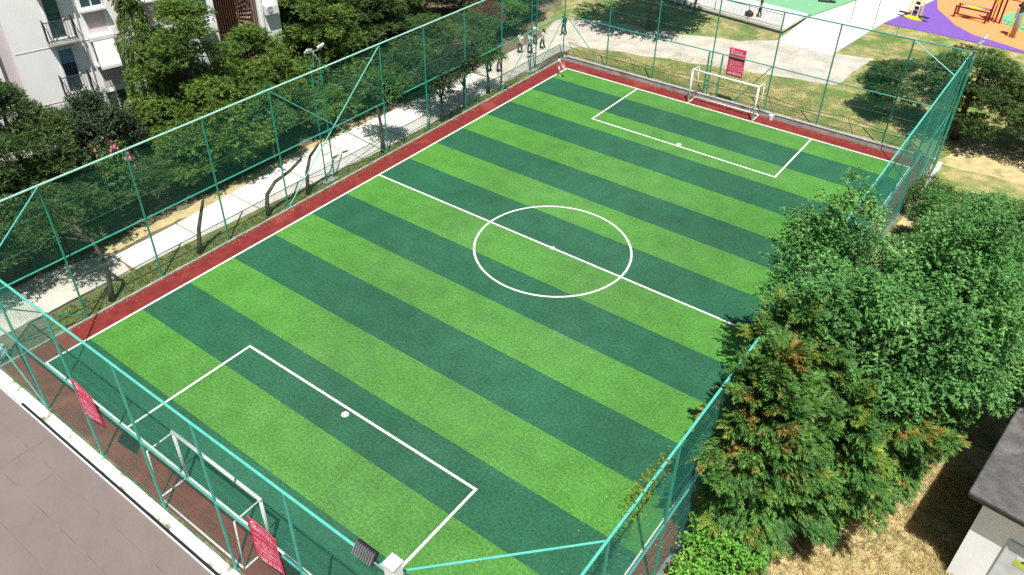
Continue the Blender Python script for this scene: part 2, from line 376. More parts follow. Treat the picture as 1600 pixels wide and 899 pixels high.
sheet('playground_surface', [(26.1+2.6*math.cos(a*.3), 72.6+3.2*math.sin(a*.3)) for a in range(21)], .016, M['rgreen'])
sheet('playground_surface', [(-4, 63.2), (8.6, 62.3), (10.4, 62.8), (12.5, 71), (15.5, 100), (-4, 100)], .005, M['rgreen'])
# right: straw clearing
sheet('clearing', wob([(24.9+.6, 2), (34, 3), (36, 14), (33, 19), (28, 18), (25.6, 14)], .8, .2, 10), -.016, M['straw'])
sheet('soil', wob([(25.5, 33), (29, 33), (34, 38), (33, 46), (27, 46), (25.5, 42)], .9, .3, 11), -.013, M['straw'])

def blades(name, regions, n, h, w, m, seed, tuft=5):
    g = np.random.default_rng(seed); V = []; 
    P = []
    for (x0, y0, x1, y1), k in zip(regions, n): P.append(np.c_[g.uniform(x0, x1, k), g.uniform(y0, y1, k)])
    P = np.concatenate(P); P = np.repeat(P, tuft, 0)+g.normal(0, .05, (len(P)*tuft, 2)); k = len(P)
    a = g.uniform(0, 2*np.pi, k); hh = h*g.uniform(.4, 1.2, k); lean = g.normal(0, .5, (k, 2))*hh[:, None]
    d = np.c_[np.cos(a), np.sin(a)]*w/2
    V = np.zeros((k, 3, 3)); V[:, 0, :2] = P-d; V[:, 1, :2] = P+d; V[:, 2, :2] = P+lean; V[:, :2, 2] = -.03; V[:, 2, 2] = hh
    me = raw_mesh(name, V.reshape(-1, 3), 3, m)
    o = bpy.data.objects.new(name, me); COL.objects.link(o); tag(o, kind='stuff'); return o

def raw_mesh(name, V, n, m):
    me = bpy.data.meshes.new(name); k = len(V)//n
    me.vertices.add(len(V)); me.vertices.foreach_set('co', np.ascontiguousarray(V, dtype=np.float32).ravel())
    me.loops.add(len(V)); me.loops.foreach_set('vertex_index', np.arange(len(V), dtype=np.int32))
    me.polygons.add(k); me.polygons.foreach_set('loop_start', np.arange(k, dtype=np.int32)*n)
    try: me.polygons.foreach_set('loop_total', np.full(k, n, dtype=np.int32))
    except Exception: pass
    me.materials.append(m); me.update(calc_edges=True); me.validate(); return me

tag(blades('grass', [(-2.75, 1.6, -1.35, 9), (-2.2, 9, -1.35, 17), (-1.95, 17, -1.35, 36)], [900, 700, 1000], .11, .03, M['blade'], 1), 'short green grass on the strip between fence and path', 'grass')
tag(blades('weeds', [(1.5, -1.36, 25, -1.28), (-1.27, 1, -1.15, 36)], [420, 260], .13, .035, M['blade'], 8), 'green weeds along the foot of the near mesh fence', 'weeds')
g = np.random.default_rng(77); n = 1500
P_ = np.concatenate([np.c_[-1.15+np.abs(g.normal(0, .25, 500)), g.uniform(-1, 41, 500)], np.c_[25.1-np.abs(g.normal(0, .9, 700)), g.uniform(2, 30, 700)], np.c_[g.uniform(-1, 25, 300), 41.1-np.abs(g.normal(0, .25, 300))]])
P3 = np.c_[P_, np.full(n, .012)]; a_ = g.uniform(0, 6.28, n); N_ = np.array([0, 0, 1.])+.35*g.normal(size=(n, 3)); N_ /= np.linalg.norm(N_, axis=1)[:, None]
D_ = np.c_[np.cos(a_), np.sin(a_), .1*g.random(n)]; S_ = np.cross(N_, D_); l_ = g.uniform(.03, .075, n)[:, None]
V_ = np.stack([P3, P3+D_*l_*.5+S_*l_*.3, P3+D_*l_, P3+D_*l_*.5-S_*l_*.3], 1).reshape(-1, 3); V_[:, 2] = np.maximum(V_[:, 2], .01)
o = bpy.data.objects.new('fallen_leaves', raw_mesh('fallen_leaves', V_, 4, M['bladed'])); COL.objects.link(o)
tag(o, 'small dry leaves blown along the fences and pitch edges', 'leaves', kind='stuff')
tag(blades('dry_grass', [(26, 4, 33.2, 17.5)], [9000], .26, .022, M['bladed'], 2), 'long dry straw grass in the clearing beside the conifers', 'grass')
tag(blades('lawn_grass', [(-1, 41.8, 17, 45.2), (5, 44, 22, 47.8), (17.5, 49, 24, 60)], [2500, 2500, 2000], .06, .05, M['bladed'], 3, 4), 'patchy yellow green grass behind the far fence', 'grass')

# ------------------------------------------------------------------ fences
def net_mesh(A, Bp, h, z0=.05, s=.085, r=.0020):
    """chain link: two families of straight crossing wires on the plane from A to Bp"""
    A = np.array(A, float); Bp = np.array(Bp, float); Lh = np.linalg.norm(Bp-A); u = (Bp-A)/Lh; n = np.array([-u[1], u[0]])
    H = h-z0; segs = []
    for sgn in (1, -1):
        t = -H if sgn > 0 else 0.
        end = Lh if sgn > 0 else Lh+H
        while t < end:
            a, c = t, t+sgn*H                     # bottom and top coordinate
            zz0, zz1 = 0., H
            if sgn > 0:
                if a < 0: zz0 = -a; a = 0.
                if c > Lh: zz1 = H-(c-Lh); c = Lh
            else:
                if a > Lh: zz0 = a-Lh; a = Lh
                if c < 0: zz1 = H+c; c = 0.
            if zz1-zz0 > .05: segs.append((a, z0+zz0, c, z0+zz1, sgn))
            t += s
    S = np.array(segs); k = len(S)
    off = np.array([(1, 0), (-.5, .87), (-.5, -.87)])*r
    V = np.zeros((k, 4*3, 3)); 
    # along-plane perpendicular of a 45 degree wire
    P0 = np.zeros((k, 3)); P1 = np.zeros((k, 3))
    P0[:, :2] = A+S[:, :1]*u; P0[:, 2] = S[:, 1]; P1[:, :2] = A+S[:, 2:3]*u; P1[:, 2] = S[:, 3]
    q = 1/math.sqrt(2)
    for i, (a, bb) in enumerate(off):
        j = (i+1) % 3; a2, b2 = off[j]
        o1 = np.zeros((k, 3)); o2 = np.zeros((k, 3))
        for o, aa, bc in ((o1, a, bb), (o2, a2, b2)):
            o[:, :2] = n*aa + (-S[:, 4:5]*q*bc)*u; o[:, 2] = q*bc
            o[:, :2] += n*(S[:, 4:5]*r*.9)
        V[:, 4*i+0] = P0+o1; V[:, 4*i+1] = P0+o2; V[:, 4*i+2] = P1+o2; V[:, 4*i+3] = P1+o1
    return raw_mesh('net', V.reshape(-1, 3), 4, M['wire'])

post_me = None
def fence(name, label, A, Bp, posts, first=True, last=True, inward=(0, 0), braces=(), MH=MH, cols=('rail', 'rail', 'rail', 'rail_dim')):
    post_me = None
    root = thing(name, label, 'fence', (A[0], A[1], 0), group='sides of the sports cage')
    A3 = Vector((A[0], A[1], 0)); B3 = Vector((Bp[0], Bp[1], 0)); u = (B3-A3).normalized(); Ln = (B3-A3).length
    if post_me is None:
        bb = MB(); bb.bar((0, 0, 0), (0, 0, FH-.03), .045, 8); bb.box((0, 0, .006+.004), (.16, .16, .014))
        p = bb.build('post', M[cols[3]], root); post_me = p.data; bpy.data.objects.remove(p)
    for t in posts:
        p = bpy.data.objects.new('post', post_me); COL.objects.link(p); p.parent = root; p.location = u*t
    z = Vector((0, 0, 1))
    jr = random.Random(int(Ln*10))
    bb = MB(); n = int(Ln/3.9)+1
    bb.tube([u*(Ln*i/n)+z*(FH+jr.uniform(-.012, .012)) for i in range(n+1)], .042, 8)
    bb.build('top_rail', M[cols[0]], root)
    bb = MB(); bb.tube([u*(Ln*i/n)+z*(MH+jr.uniform(-.015, .015)) for i in range(n+1)], .036, 8); bb.build('middle_rail', M[cols[1]], root)
    # tension wires
    for zz in (1.15, 2.2, 4.5, 5.7):
        bb = MB(); bb.tube([u*(Ln*i/40)+z*(zz-.03*math.sin(math.pi*((i*n/40) % 1))) for i in range(41)], .004, 4); bb.build('tension_wire', M['wire'], root)
    for a, c in braces:
        bb = MB(); a = Vector(a)-A3; c = Vector(c)-A3; bb.bar(a, c, .03, 8); bb.build('brace', M[cols[2]] if max(a.z, c.z) > 5 else M[cols[1]], root)
    me = net_mesh((0, 0), (u.x*Ln, u.y*Ln), FH)
    o = bpy.data.objects.new('net', me); COL.objects.link(o); o.parent = root
    o.location = Vector((inward[0], inward[1], 0))*.045
    return root

lp = [3.97, 7.83, 11.73, 15.67, 23.47, 27.17, 30.97, 34.9]
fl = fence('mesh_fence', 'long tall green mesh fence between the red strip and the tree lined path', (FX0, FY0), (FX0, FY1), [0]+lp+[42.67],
      inward=(-1, 0), cols=('rail_sunlit', 'rail_dim', 'rail', 'post'), braces=[
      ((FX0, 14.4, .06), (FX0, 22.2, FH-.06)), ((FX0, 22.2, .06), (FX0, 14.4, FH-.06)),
      ((FX0, 2.7, .05), (FX0, FY0, MH)), ((FX0, 33.6, .05), (FX0, 37.7, MH)), ((FX0, 37.9, .05), (FX0, FY1, MH)),
      ((FX0, 2.7, FH-.04), (2.7, FY0, FH-.04))])
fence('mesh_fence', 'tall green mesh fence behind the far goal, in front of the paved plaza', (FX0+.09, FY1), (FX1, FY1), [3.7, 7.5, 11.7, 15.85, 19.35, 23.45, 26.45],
      inward=(0, 1), cols=('post', 'post', 'rail_sunlit', 'post'), braces=[
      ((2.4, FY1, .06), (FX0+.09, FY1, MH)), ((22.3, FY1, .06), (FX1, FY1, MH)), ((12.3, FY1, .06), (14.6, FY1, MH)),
      ((22.3, FY1, FH-.04), (FX1, 37.4, FH-.04))])
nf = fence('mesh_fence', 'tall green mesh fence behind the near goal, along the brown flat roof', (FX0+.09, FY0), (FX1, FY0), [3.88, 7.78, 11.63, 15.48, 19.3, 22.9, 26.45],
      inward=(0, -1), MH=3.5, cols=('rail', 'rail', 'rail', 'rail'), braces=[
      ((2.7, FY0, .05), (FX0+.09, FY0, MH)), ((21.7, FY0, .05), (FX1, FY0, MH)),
      ((21.75, FY0, FH-.04), (FX1, 2.5, FH-.04))])
fence('mesh_fence', 'long tall green mesh fence overgrown by the right hand trees', (FX1, FY0+.09), (FX1, FY1-.09), [3.7, 7.45, 11.2, 15.1, 19.0, 22.9, 26.8, 30.7, 34.6, 38.5],
      inward=(1, 0), braces=[((FX1, 2.5, .05), (FX1, FY0+.09, MH)), ((FX1, 37.4, .05), (FX1, FY1-.09, MH))])

# gate frame in the far fence
g = thing('mesh_gate', 'narrow green gate frame in the far fence beside the goal', 'gate', (10.2, 41.36, 0))
b = MB()
for x in (10.3, 11.25): b.bar((x, 41.36, .05), (x, 41.36, MH-.05), .055, 8)
b.bar((10.3, 41.36, 2.1), (11.25, 41.36, 2.1), .03, 8); b.build('gate_frame', M['post'], g, world=True)
b = MB(); b.box((10.34, 41.28, 1.05), (.10, .07, .18), bev=.01); b.build('latch', M['post'], g, world=True)
# low concrete wall along the far fence
g = thing('low_wall', 'low grey concrete wall under the far mesh fence', 'wall', (12, 41.3, 0))
b = MB(); b.box((12.1, 41.28, .12), (26.4, .16, .36), bev=.02); b.build('wall_body', M['conc'], g, world=True)
b = MB()
for i in range(9): b.box((.4+i*2.93-1.0+1.2, 41.28, .325), (2.9, .22, .05), bev=.012)
b.build('coping', M['conc'], g, world=True)
g = MB(); g.box((25.75, 38.6, .12), (.22, 5.2, .34), bev=.02)
tag(g.build('kerb_beam', M['white']), 'white concrete beam lying outside the far right fence corner', 'beam')
# dark cable strung behind the far fence and left corner
b = MB()
for k in range(5):
    x0, x1 = -1+k*5.2, -1+(k+1)*5.2
    b.tube([(x0+(x1-x0)*t/8, 41.62, 1.28-.22*math.sin(math.pi*t/8)) for t in range(9)], .018, 5)
    b.bar((x0+.1, 41.62, 1.26), (x0+.7, 41.75, .02), .02, 5)
tag(b.build('sagging_cable', M['cable']), 'dark cable sagging between short stakes behind the far fence', 'cable')

# floodlight ladder towers
def ladder_tower(x, ya, yb, top, lamp, label, group='floodlight towers'):
    t = thing('floodlight_tower', label, 'floodlight', (x, (ya+yb)/2, 0), group=group)
    for y in (ya, yb):
        b = MB(); b.bar((x, y, 0), (x, y, top), .04, 8); b.build('upright', M['post'], t, world=True)
    z = .55; i = 0
    while z < top-.1:
        b = MB(); b.bar((x, ya, z), (x, yb, z), .02, 6); b.build('rung', M['post'], t, world=True); z += .62
    b = MB(); b.box((x, (ya+yb)/2, .06), (.4, abs(yb-ya)+.35, .14), bev=.02); b.build('footing', M['conc'], t, world=True)
    if lamp:
        ym = (ya+yb)/2
        b = MB(); b.bar((x, ym-.15, top-.2), (x, ym, lamp), .028, 6); b.bar((x, yb, top), (x, ym, top+.45), .02, 6); b.bar((x, ym-.4, lamp), (x, ym+.4, lamp), .022, 6)
        b.build('mast', M['silver'], t, world=True)
        for s in (-1, 1):
            h = MB(); rot = Matrix.Rotation(R(38), 3, 'Y') @ Matrix.Rotation(R(20*s), 3, 'X')
            h.box((x+.1, ym+s*.42, lamp+.16), (.10, .44, .30), rot, bev=.02); L = h.build('lamp_head', M['silver'], t, world=True)
            h = MB(); h.box(Vector((x+.1, ym+s*.42, lamp+.16))+rot @ Vector((.054, 0, 0)), (.012, .38, .25), rot)
            o = h.build('lens', M['lampglass'], L); o.data.transform(Matrix.Translation(-Vector(t.location)))
    return t
ladder_tower(-1.62, 17.5, 18.12, 7.2, 7.75, 'green ladder shaped floodlight tower with two lamps beside the halfway line')
ladder_tower(-1.62, 37.6, 38.25, 7.2, 7.75, 'green ladder shaped floodlight tower near the far corner with the child')
t = ladder_tower(25.62, 39.5, 40.1, 7.2, 8.0, 'green floodlight tower with two lamps at the far corner by the pines')

# white pole with floodlight, near corner
t = thing('floodlight_pole', 'square white pole with a black floodlight outside the near fence', 'floodlight', (22.2, -1.52, 0))
b = MB(); b.box((22.2, -1.52, 3.95), (.30, .30, 8.0), bev=.015); b.build('pole', M['white'], t, world=True)
b = MB(); b.box((22.2, -1.52, 7.97), (.34, .34, .05), bev=.01); b.build('cap', M['white'], t, world=True)
b = MB(); b.bar((22.05, -1.5, 7.35), (21.55, -1.5, 7.35), .025, 6); b.build('arm', M['greym'], t, world=True)
b = MB(); rot = Matrix.Rotation(R(-35), 3, 'X'); b.box((21.25, -1.45, 7.4), (.62, .13, .34), rot, bev=.02); h = b.build('lamp_head', M['black'], t, world=True)
b = MB()
for k in range(9): b.box(Vector((21.25, -1.45, 7.4))+rot @ Vector((-.27+k*.0675, -.09, 0)), (.016, .07, .30), rot)
b.build('cooling_fins', M['greym'], t, world=True)

# ------------------------------------------------------------------ goals
def goal(name, label, y0, s):
    g = thing(name, label, 'goal', (12.2, y0, 0), group='football goals')
    xa, xb, h, d = 9.88, 14.48, 2.4, 1.12*s
    for x in (xa, xb):
        b = MB(); b.bar((x, y0, 0), (x, y0, h), .06, 12); b.build('goalpost', M['white'], g, world=True, smooth=True)
        b = MB(); b.bar((x, y0, h-.02), (x, y0+d*.9, h-.05), .028, 8); b.bar((x, y0+d*.9, h-.05), (x, y0+d, .03), .028, 8); b.bar((x, y0+d, .03), (x, y0, .03), .035, 8)
        b.build('side_frame', M['white'], g, world=True, smooth=True)
    b = MB(); b.bar((xa-.06, y0, h), (xb+.06, y0, h), .062, 12); b.build('crossbar', M['white'], g, world=True, smooth=True)
    b = MB(); b.bar((xa, y0+d, .035), (xb, y0+d, .035), .035, 8); b.build('ground_bar', M['white'], g, world=True, smooth=True)
goal('football_goal', 'white football goal at the near end behind the mesh fence', .03, -1)
goal('football_goal', 'white football goal at the far end below the red banner', LEN+.03, 1)

# ------------------------------------------------------------------ banners: illegible rows of white lettering like the photo
def banner(label, x0, x1, z0, z1, y, face, fold=.05, skew=0):
    t = thing('banner', label, 'banner', ((x0+x1)/2, y, z0), group='red banners on the fences')
    w, h = x1-x0, z1-z0
    nx, nz = 14, 20
    def pt(u, v, off=0):
        dy = fold*(math.sin(u*5+v*3)*.5+.5)*(1-.5*v)
        return (-w/2+u*w, face*(.02+off)+face*dy, v*h+skew*u*(v-.5))
    b = MB(); vs = [pt(i/nx, j/nz) for j in range(nz+1) for i in range(nx+1)]
    b._add(vs, [(j*(nx+1)+i, j*(nx+1)+i+1, (j+1)*(nx+1)+i+1, (j+1)*(nx+1)+i) for j in range(nz) for i in range(nx)])
    o = b.build('cloth', M['banner'], t, smooth=True)
    md = o.modifiers.new('thick', 'SOLIDIFY'); md.thickness = .006; md.offset = 0
    r = random.Random(int(x0*10)); b = MB()
    def mark(u0, u1, v0, v1):
        k = max(1, int((u1-u0)*nx*1.5))
        for i in range(k):
            a, c = u0+(u1-u0)*i/k, u0+(u1-u0)*(i+1)/k
            b.quad(pt(a, v0, .006), pt(c, v0, .006), pt(c, v1, .006), pt(a, v1, .006))
    rows = [(.865, .045, .34, .80), (.775, .06, .08, .92), (.655, .022, .12, .80), (.53, .022, .1, .86), (.46, .03, .1, .92), (.39, .03, .08, .94), (.30, .04, .1, .93), (.22, .03, .1, .9), (.13, .03, .15, .85), (.055, .06, .1, .9)]
    for v, hh, ua, ub in rows:
        u = ua
        while u < ub:
            lw_ = r.uniform(.018, .04)*(1.5 if hh > .045 else 1)
            typ = r.random()
            if typ < .35: mark(u, u+lw_*.35, v, v+hh); mark(u+lw_*.65, u+lw_, v, v+hh); mark(u+lw_*.35, u+lw_*.65, v+hh*.4, v+hh*.6)
            elif typ < .7: mark(u, u+lw_*.35, v, v+hh); mark(u+lw_*.35, u+lw_, v+hh*.78, v+hh); mark(u+lw_*.35, u+lw_, v, v+hh*.22)
            else: mark(u+lw_*.3, u+lw_*.65, v, v+hh)
            u += lw_*1.35+(r.random() < .16)*.04
    for k in range(14):                                  # round emblem, top corner
        a0, a1 = 2*math.pi*k/16+.6, 2*math.pi*(k+1)/16+.6
        P = [pt(.20+rr*math.cos(a), .90+rr*.6*math.sin(a), .006) for rr, a in ((.055, a0), (.095, a0), (.095, a1), (.055, a1))]
        b.quad(*P)
    b.build('lettering', M['bantext'], t)
    return t
banner('red banner with rows of white lettering hung on the far fence above the goal', 11.62, 12.76, 2.05, 3.95, 41.46, -1, .015)
banner('folded red banner on the near fence left of the near goal', 7.0, 8.2, 2.65, 4.35, -1.36, -1, .05, -.25)
banner('red banner on the near fence beside the near goal post', 16.2, 17.4, 2.65, 4.55, -1.36, -1, .05, -.1)

# ------------------------------------------------------------------ trees
def unit(g, n):
    v = g.normal(size=(n, 3)); return v/np.linalg.norm(v, axis=1)[:, None]
def nrm(v): return v/np.maximum(np.linalg.norm(v, axis=-1, keepdims=True), 1e-6)

def leaves(P, D, N, Ls, Ws, droop=.15):
    S = nrm(np.cross(N, D)); k = len(P); V = np.zeros((k, 4, 3))
    mid = P+D*(Ls*.45)[:, None]
    V[:, 0] = P; V[:, 1] = mid+S*(Ws/2)[:, None]; V[:, 2] = P+D*Ls[:, None]; V[:, 2, 2] -= droop*Ls; V[:, 3] = mid-S*(Ws/2)[:, None]
    return V.reshape(-1, 3)

def clumps(g, n, c, rad, shell=.5, low=-.55):
    out = []
    while len(out) < n:
        u = unit(g, 1)[0]
        if u[2] < low: continue
        out.append(c+u*np.array(rad)*(shell+(1-shell)*g.random()**.6))
    return np.array(out)

def crown_broad(g, C, rc, per, cen, L=.12, Wd=.06, fl=.75, up=.9):
    P = []; D = []; N = []
    for c, r in zip(C, rc):
        nt = max(6, int(per*r*r/6)); u = unit(g, nt); u[:, 2] = np.where(u[:, 2] < -.4, -u[:, 2], u[:, 2])
        tp = c+u*r*np.array([1, 1, fl])*(.55+.5*g.random((nt, 1)))
        ax = nrm(u+nrm(tp-cen)*.6+np.array([0, 0, .25])+.5*unit(g, nt))
        for k in range(6):
            P.append(tp+ax*(k*L*.45)); D.append(nrm(ax*.6+unit(g, nt)*.9)); N.append(nrm(np.array([0, 0, up])+nrm(tp-cen)*.5+unit(g, nt)*.6))
    P = np.concatenate(P); D = np.concatenate(D); N = np.concatenate(N); n = len(P)
    return leaves(P, D, N, L*g.uniform(.7, 1.3, n), Wd*g.uniform(.7, 1.3, n))

def crown_pine(g, C, rc, per, cen, L=.26, Wd=.03):
    P = []; D = []
    for c, r in zip(C, rc):
        nt = max(8, int(per*r*r/9)); u = unit(g, nt); u[:, 2] = np.where(u[:, 2] < -.25, -u[:, 2], u[:, 2])
        tp = c+u*r*np.array([1, 1, .6])*(.5+.55*g.random((nt, 1)))
        ax = nrm(u+np.array([0, 0, .55])+nrm(tp-cen)*.4+.4*unit(g, nt))
        for k in range(9):
            P.append(tp+ax*g.uniform(0, .12, (nt, 1))); D.append(nrm(ax*.75+unit(g, nt)*.75))
    P = np.concatenate(P); D = np.concatenate(D); n = len(P)
    return leaves(P, D, nrm(unit(g, n)+np.array([0, 0, .4])), L*g.uniform(.7, 1.25, n), Wd*g.uniform(.8, 1.3, n), .05)

def crown_frond(g, P0, A0, L=.5, n=7, w=.1, droop=.5, leafL=.2):
    """feathery sprays: leaflets both sides of a drooping axis"""
    P = []; D = []; N = []
    k = len(P0); side = nrm(np.cross(A0, np.array([0, 0, 1.])+.35*unit(g, k)))
    nr = nrm(np.cross(side, A0))
    for i in range(n):
        t = i/(n-1); p = P0+A0*(L*t); p = p-np.array([0, 0, 1])*(droop*L*t*t)
        a = nrm(A0-np.array([0, 0, 1])*(2*droop*t))
        for s in (-1, 1):
            P.append(p); D.append(nrm(a+side*s*(.9-.5*t)+.2*unit(g, k))); N.append(nr)
    P = np.concatenate(P); D = np.concatenate(D); N = np.concatenate(N); m = len(P)
    return leaves(P, D, N, leafL*g.uniform(.7, 1.25, m), w*g.uniform(.7, 1.3, m), .1)

def trunk_mb(g, H, r0, tips, lean=(0, 0), bend=.15, first=.35):
    b = MB(); pts = []; rad = []
    for i in range(8):
        t = i/7; pts.append((lean[0]*t+bend*math.sin(t*4)*.4, lean[1]*t+bend*math.sin(t*3+1)*.4-bend*.3366, H*t)); rad.append(r0*(1.25 if i == 0 else 1)*(1-.75*t))
    b.tube(pts, rad, 8)
    for tp in tips:
        t = min(.92, max(first, (tp[2]-.25*abs(tp[0])-.25*abs(tp[1]))/H)); i = min(6, int(t*7)); f = t*7-i
        s = Vector(pts[i]).lerp(Vector(pts[i+1]), f); e = Vector(tp); m = s.lerp(e, .5)+Vector((0, 0, .12*(e-s).length))
        b.tube([s, m, e], [r0*.38*(1-.6*t), r0*.22*(1-.5*t), r0*.07], 6)
    return b

PROTO = {}
def proto(key, lab, crown_V, leafm, tb):
    root = thing(key, lab, 'tree')
    tr = tb.build('trunk', M['bark'], root, smooth=True)
    me = raw_mesh('crown', crown_V, 4, leafm); o = bpy.data.objects.new('crown', me); COL.objects.link(o); o.parent = root
    return [root, False]

def make(kind, seed, leafm, name):
    """every proto: crown centred at height 4, horizontal radius 2.5"""
    g = np.random.default_rng(seed); cen = np.array([0, 0, 4.])
    if kind == 'pine':
        C = clumps(g, 44, cen, (2.0, 2.0, 1.9), .35, -.7); rc = g.uniform(.55, 1.0, len(C))
        V = crown_pine(g, C, rc, 2000, cen, .17, .036); tb = trunk_mb(g, 5.3, .17, C[::3])
    elif kind == 'lowpine':
        C = clumps(g, 52, cen, (1.95, 1.95, 3.1), .4, -.8); rc = g.uniform(.5, .85, len(C))
        V = crown_pine(g, C, rc, 2000, cen, .17, .036); tb = trunk_mb(g, 6.2, .17, C[::3], first=.1)
    elif kind == 'spirepine':
        n = 95; z = g.random(n)**1.15; a = g.uniform(0, 6.283, n); rr = 2.5*(1-z)**.55*(.25+.75*g.random(n)**.5)*(1+.22*np.sin(3*a+seed))
        C = np.c_[np.cos(a)*rr, np.sin(a)*rr, 1.0+z*6.6]; rc = (.50+.45*(1-z))*g.uniform(.75, 1.2, n)
        V = crown_pine(g, C, rc, 2000, cen, .17, .036); tb = trunk_mb(g, 7.4, .17, C[::3], first=.08)
    elif kind == 'sparse':
        C = clumps(g, 34, cen, (2.1, 2.1, 1.7), .35, -.6); rc = g.uniform(.5, .9, len(C))
        V = crown_pine(g, C, rc, 1700, cen, .165, .035); tb = trunk_mb(g, 5.0, .15, C[::2])
    elif kind == 'broad':
        C = clumps(g, 58, cen, (2.15, 2.15, 1.95), .45, -.7); rc = g.uniform(.36, .84, len(C))
        up_ = C[C[:, 2] > 4.3][:22]; C = np.concatenate([C]+[up_+np.array([0, 0, .28*k_])+nrm(up_-cen)*.25*k_ for k_ in (1, 2)]); rc = np.concatenate([rc]+[np.full(len(up_), .42-.09*k_) for k_ in (1, 2)])
        V = crown_broad(g, C, rc, 3300, cen, .085, .047); tb = trunk_mb(g, 5.2, .15, C[:58:6])
    elif kind == 'round':
        C = clumps(g, 36, cen, (1.9, 1.9, 1.8), .35, -.75); rc = g.uniform(.5, .9, len(C))
        V = crown_broad(g, C, rc, 1200, cen, .14, .08); tb = trunk_mb(g, 5.0, .15, C[::3])
    elif kind == 'conifer':
        Q = []; A = []; tips = []
        for k in range(125):
            z = g.uniform(.0, .98); h = 2.0+4.9*z; a = g.uniform(0, 6.283)
            ln = 2.4*(1-.92*z**3)*g.uniform(.45, 1.15)*(1+.22*math.sin(3*a+seed)+.15*math.sin(5*a+9*z))+.25
            el = -.16+.95*z+g.normal(0, .15); d = np.array([math.cos(a)*math.cos(el), math.sin(a)*math.cos(el), math.sin(el)]); sd = np.array([-math.sin(a), math.cos(a), 0])
            m = int(17*ln)+8; t = g.uniform(.25, 1, m)**.55
            w_ = g.normal(0, .22, m)*(1.15-t)*ln
            q = np.array([0, 0, h])+d*(ln*t)[:, None]+sd*w_[:, None]; q[:, 2] += -.16*ln*t*t+g.normal(0, .05, m)
            ax = nrm(d*.8+sd*(np.sign(w_)*g.uniform(.1, .9, m))[:, None]+np.array([0, 0, .22])+.25*unit(g, m))
            Q.append(q); A.append(ax)
            if k % 3 == 0: tips.append(np.array([0, 0, h])+d*ln*.8)
        V = crown_frond(g, np.concatenate(Q), np.concatenate(A), .40, 6, .055, .25, .17)
        tb = trunk_mb(g, 5.9, .15, tips, bend=.05, first=.05)
    elif kind == 'cypress':
        n = 2000; z = g.random(n); h = 1.0+z*9.6; r = 1.45*(1-z)**.6*(.35+.65*g.random(n)**.5)*(1+.38*np.sin(z*26)+.2*np.sin(z*61))
        a = g.uniform(0, 2*np.pi, n)
        P = np.c_[np.cos(a)*r*.6, np.sin(a)*r*.6, h]; A = nrm(np.c_[np.cos(a), np.sin(a), .15+.5*z]+.2*unit(g, n))
        V = crown_frond(g, P, A, .5, 7, .06, .8, .17); tb = trunk_mb(g, 10.4, .16, P[::90], bend=.05, first=.05)
    elif kind == 'shrub':
        cen = np.array([0, 0, 1.]); C = clumps(g, 20, cen, (1.0, 1.0, .8), .3, -.5); rc = g.uniform(.3, .5, len(C))
        V = crown_broad(g, C, rc, 2400, cen, .10, .06); tb = trunk_mb(g, 1.5, .05, C[::2], first=.05)
    return V, leafm, tb

def plant(kind, seed, leafm, name, x, y, zc, r, label, cat='tree', rz=None, rzv=None, group=None, lean=None):
    key = (kind, seed, leafm)
    if key not in PROTO:
        V, lm, tb = make(kind, seed, M[leafm], name); PROTO[key] = proto(name, label, V, lm, tb); root = PROTO[key][0]
    else:
        root = copy_tree(PROTO[key][0]); root.name = name
    PROTO[key][1] = True
    base, rad = {'shrub': (1., 1.35)}.get(kind, (4., 2.6))
    root.location = (x, y, -.05); root.scale = (r/rad, r/rad, zc/base)
    root.rotation_euler = (0, 0, rz if rz is not None else (x*7.3+y*3.1) % 6.28)
    tag(root, label, cat, group)
    return root

T = lambda *a, **k: plant(*a, **k)
# --- left: between path and flats
T('spirepine', 81, 'pine', 'pine_tree', -9.2, 15.2, 4.9, 4.2, 'large bright green pine in front of the apartment awnings')
T('cypress', 2, 'cyp', 'cypress_tree', -10.6, 13.4, 5.0, 2.4, 'tall narrow cypress with drooping sprays against the white flats')
T('round', 3, 'broad_d', 'broadleaf_tree', -9.6, 9.0, 4.2, 2.6, 'dark glossy leaved tree under the lower iron balcony')
T('spirepine', 83, 'pine_d', 'pine_tree', -8.6, 4.9, 4.4, 3.6, 'dark pine at the left edge below the pink wall band')
T('pine', 5, 'pine_d', 'pine_tree', -6.4, 1.2, 3.4, 2.9, 'dark spreading pine over the near end of the paver path')
T('sparse', 6, 'pine_d', 'pine_tree', -6.3, 5.2, 2.8, 2.4, 'low dark pine beside the start of the pale slabs')
T('pine', 5, 'pine_d', 'pine_tree', -11.0, 1.5, 3.4, 3.4, 'pine behind the dark ones in the lower left tree group', rz=2)
T('sparse', 4, 'pine_d', 'pine_tree', -7.2, 9.4, 2.1, 2.3, 'small dark pine behind the oleander by the path', rz=1)
T('spirepine', 82, 'pine', 'pine_tree', -9.0, 19.2, 3.6, 3.4, 'green pine left of the spiral stair cage')
T('lowpine', 71, 'pine', 'pine_tree', -7.3, 12.6, 2.2, 2.6, 'low pine under the large bright green pine', rz=4)
T('lowpine', 71, 'pine_d', 'pine_tree', -7.4, 16, 2.2, 2.5, 'low dark pine behind the bent trunk on the slab path', rz=2.6)
T('spirepine', 82, 'pine', 'pine_tree', -10.6, 25.0, 4.8, 4.6, 'broad green pine right of the spiral stair cage', rz=3)
T('spirepine', 83, 'pine_d', 'pine_tree', -8.8, 28.8, 3.8, 4.2, 'big dark pine beyond the ladder floodlight tower')
T('sparse', 9, 'pine_d', 'pine_tree', -7.2, 33.2, 2.9, 3.2, 'dark pine shading the path past the slabs')
T('spirepine', 81, 'pine', 'pine_tree', -13.5, 29.6, 5.0, 4.6, 'tall green pine at the top edge behind the floodlight lamps', rz=1.2)
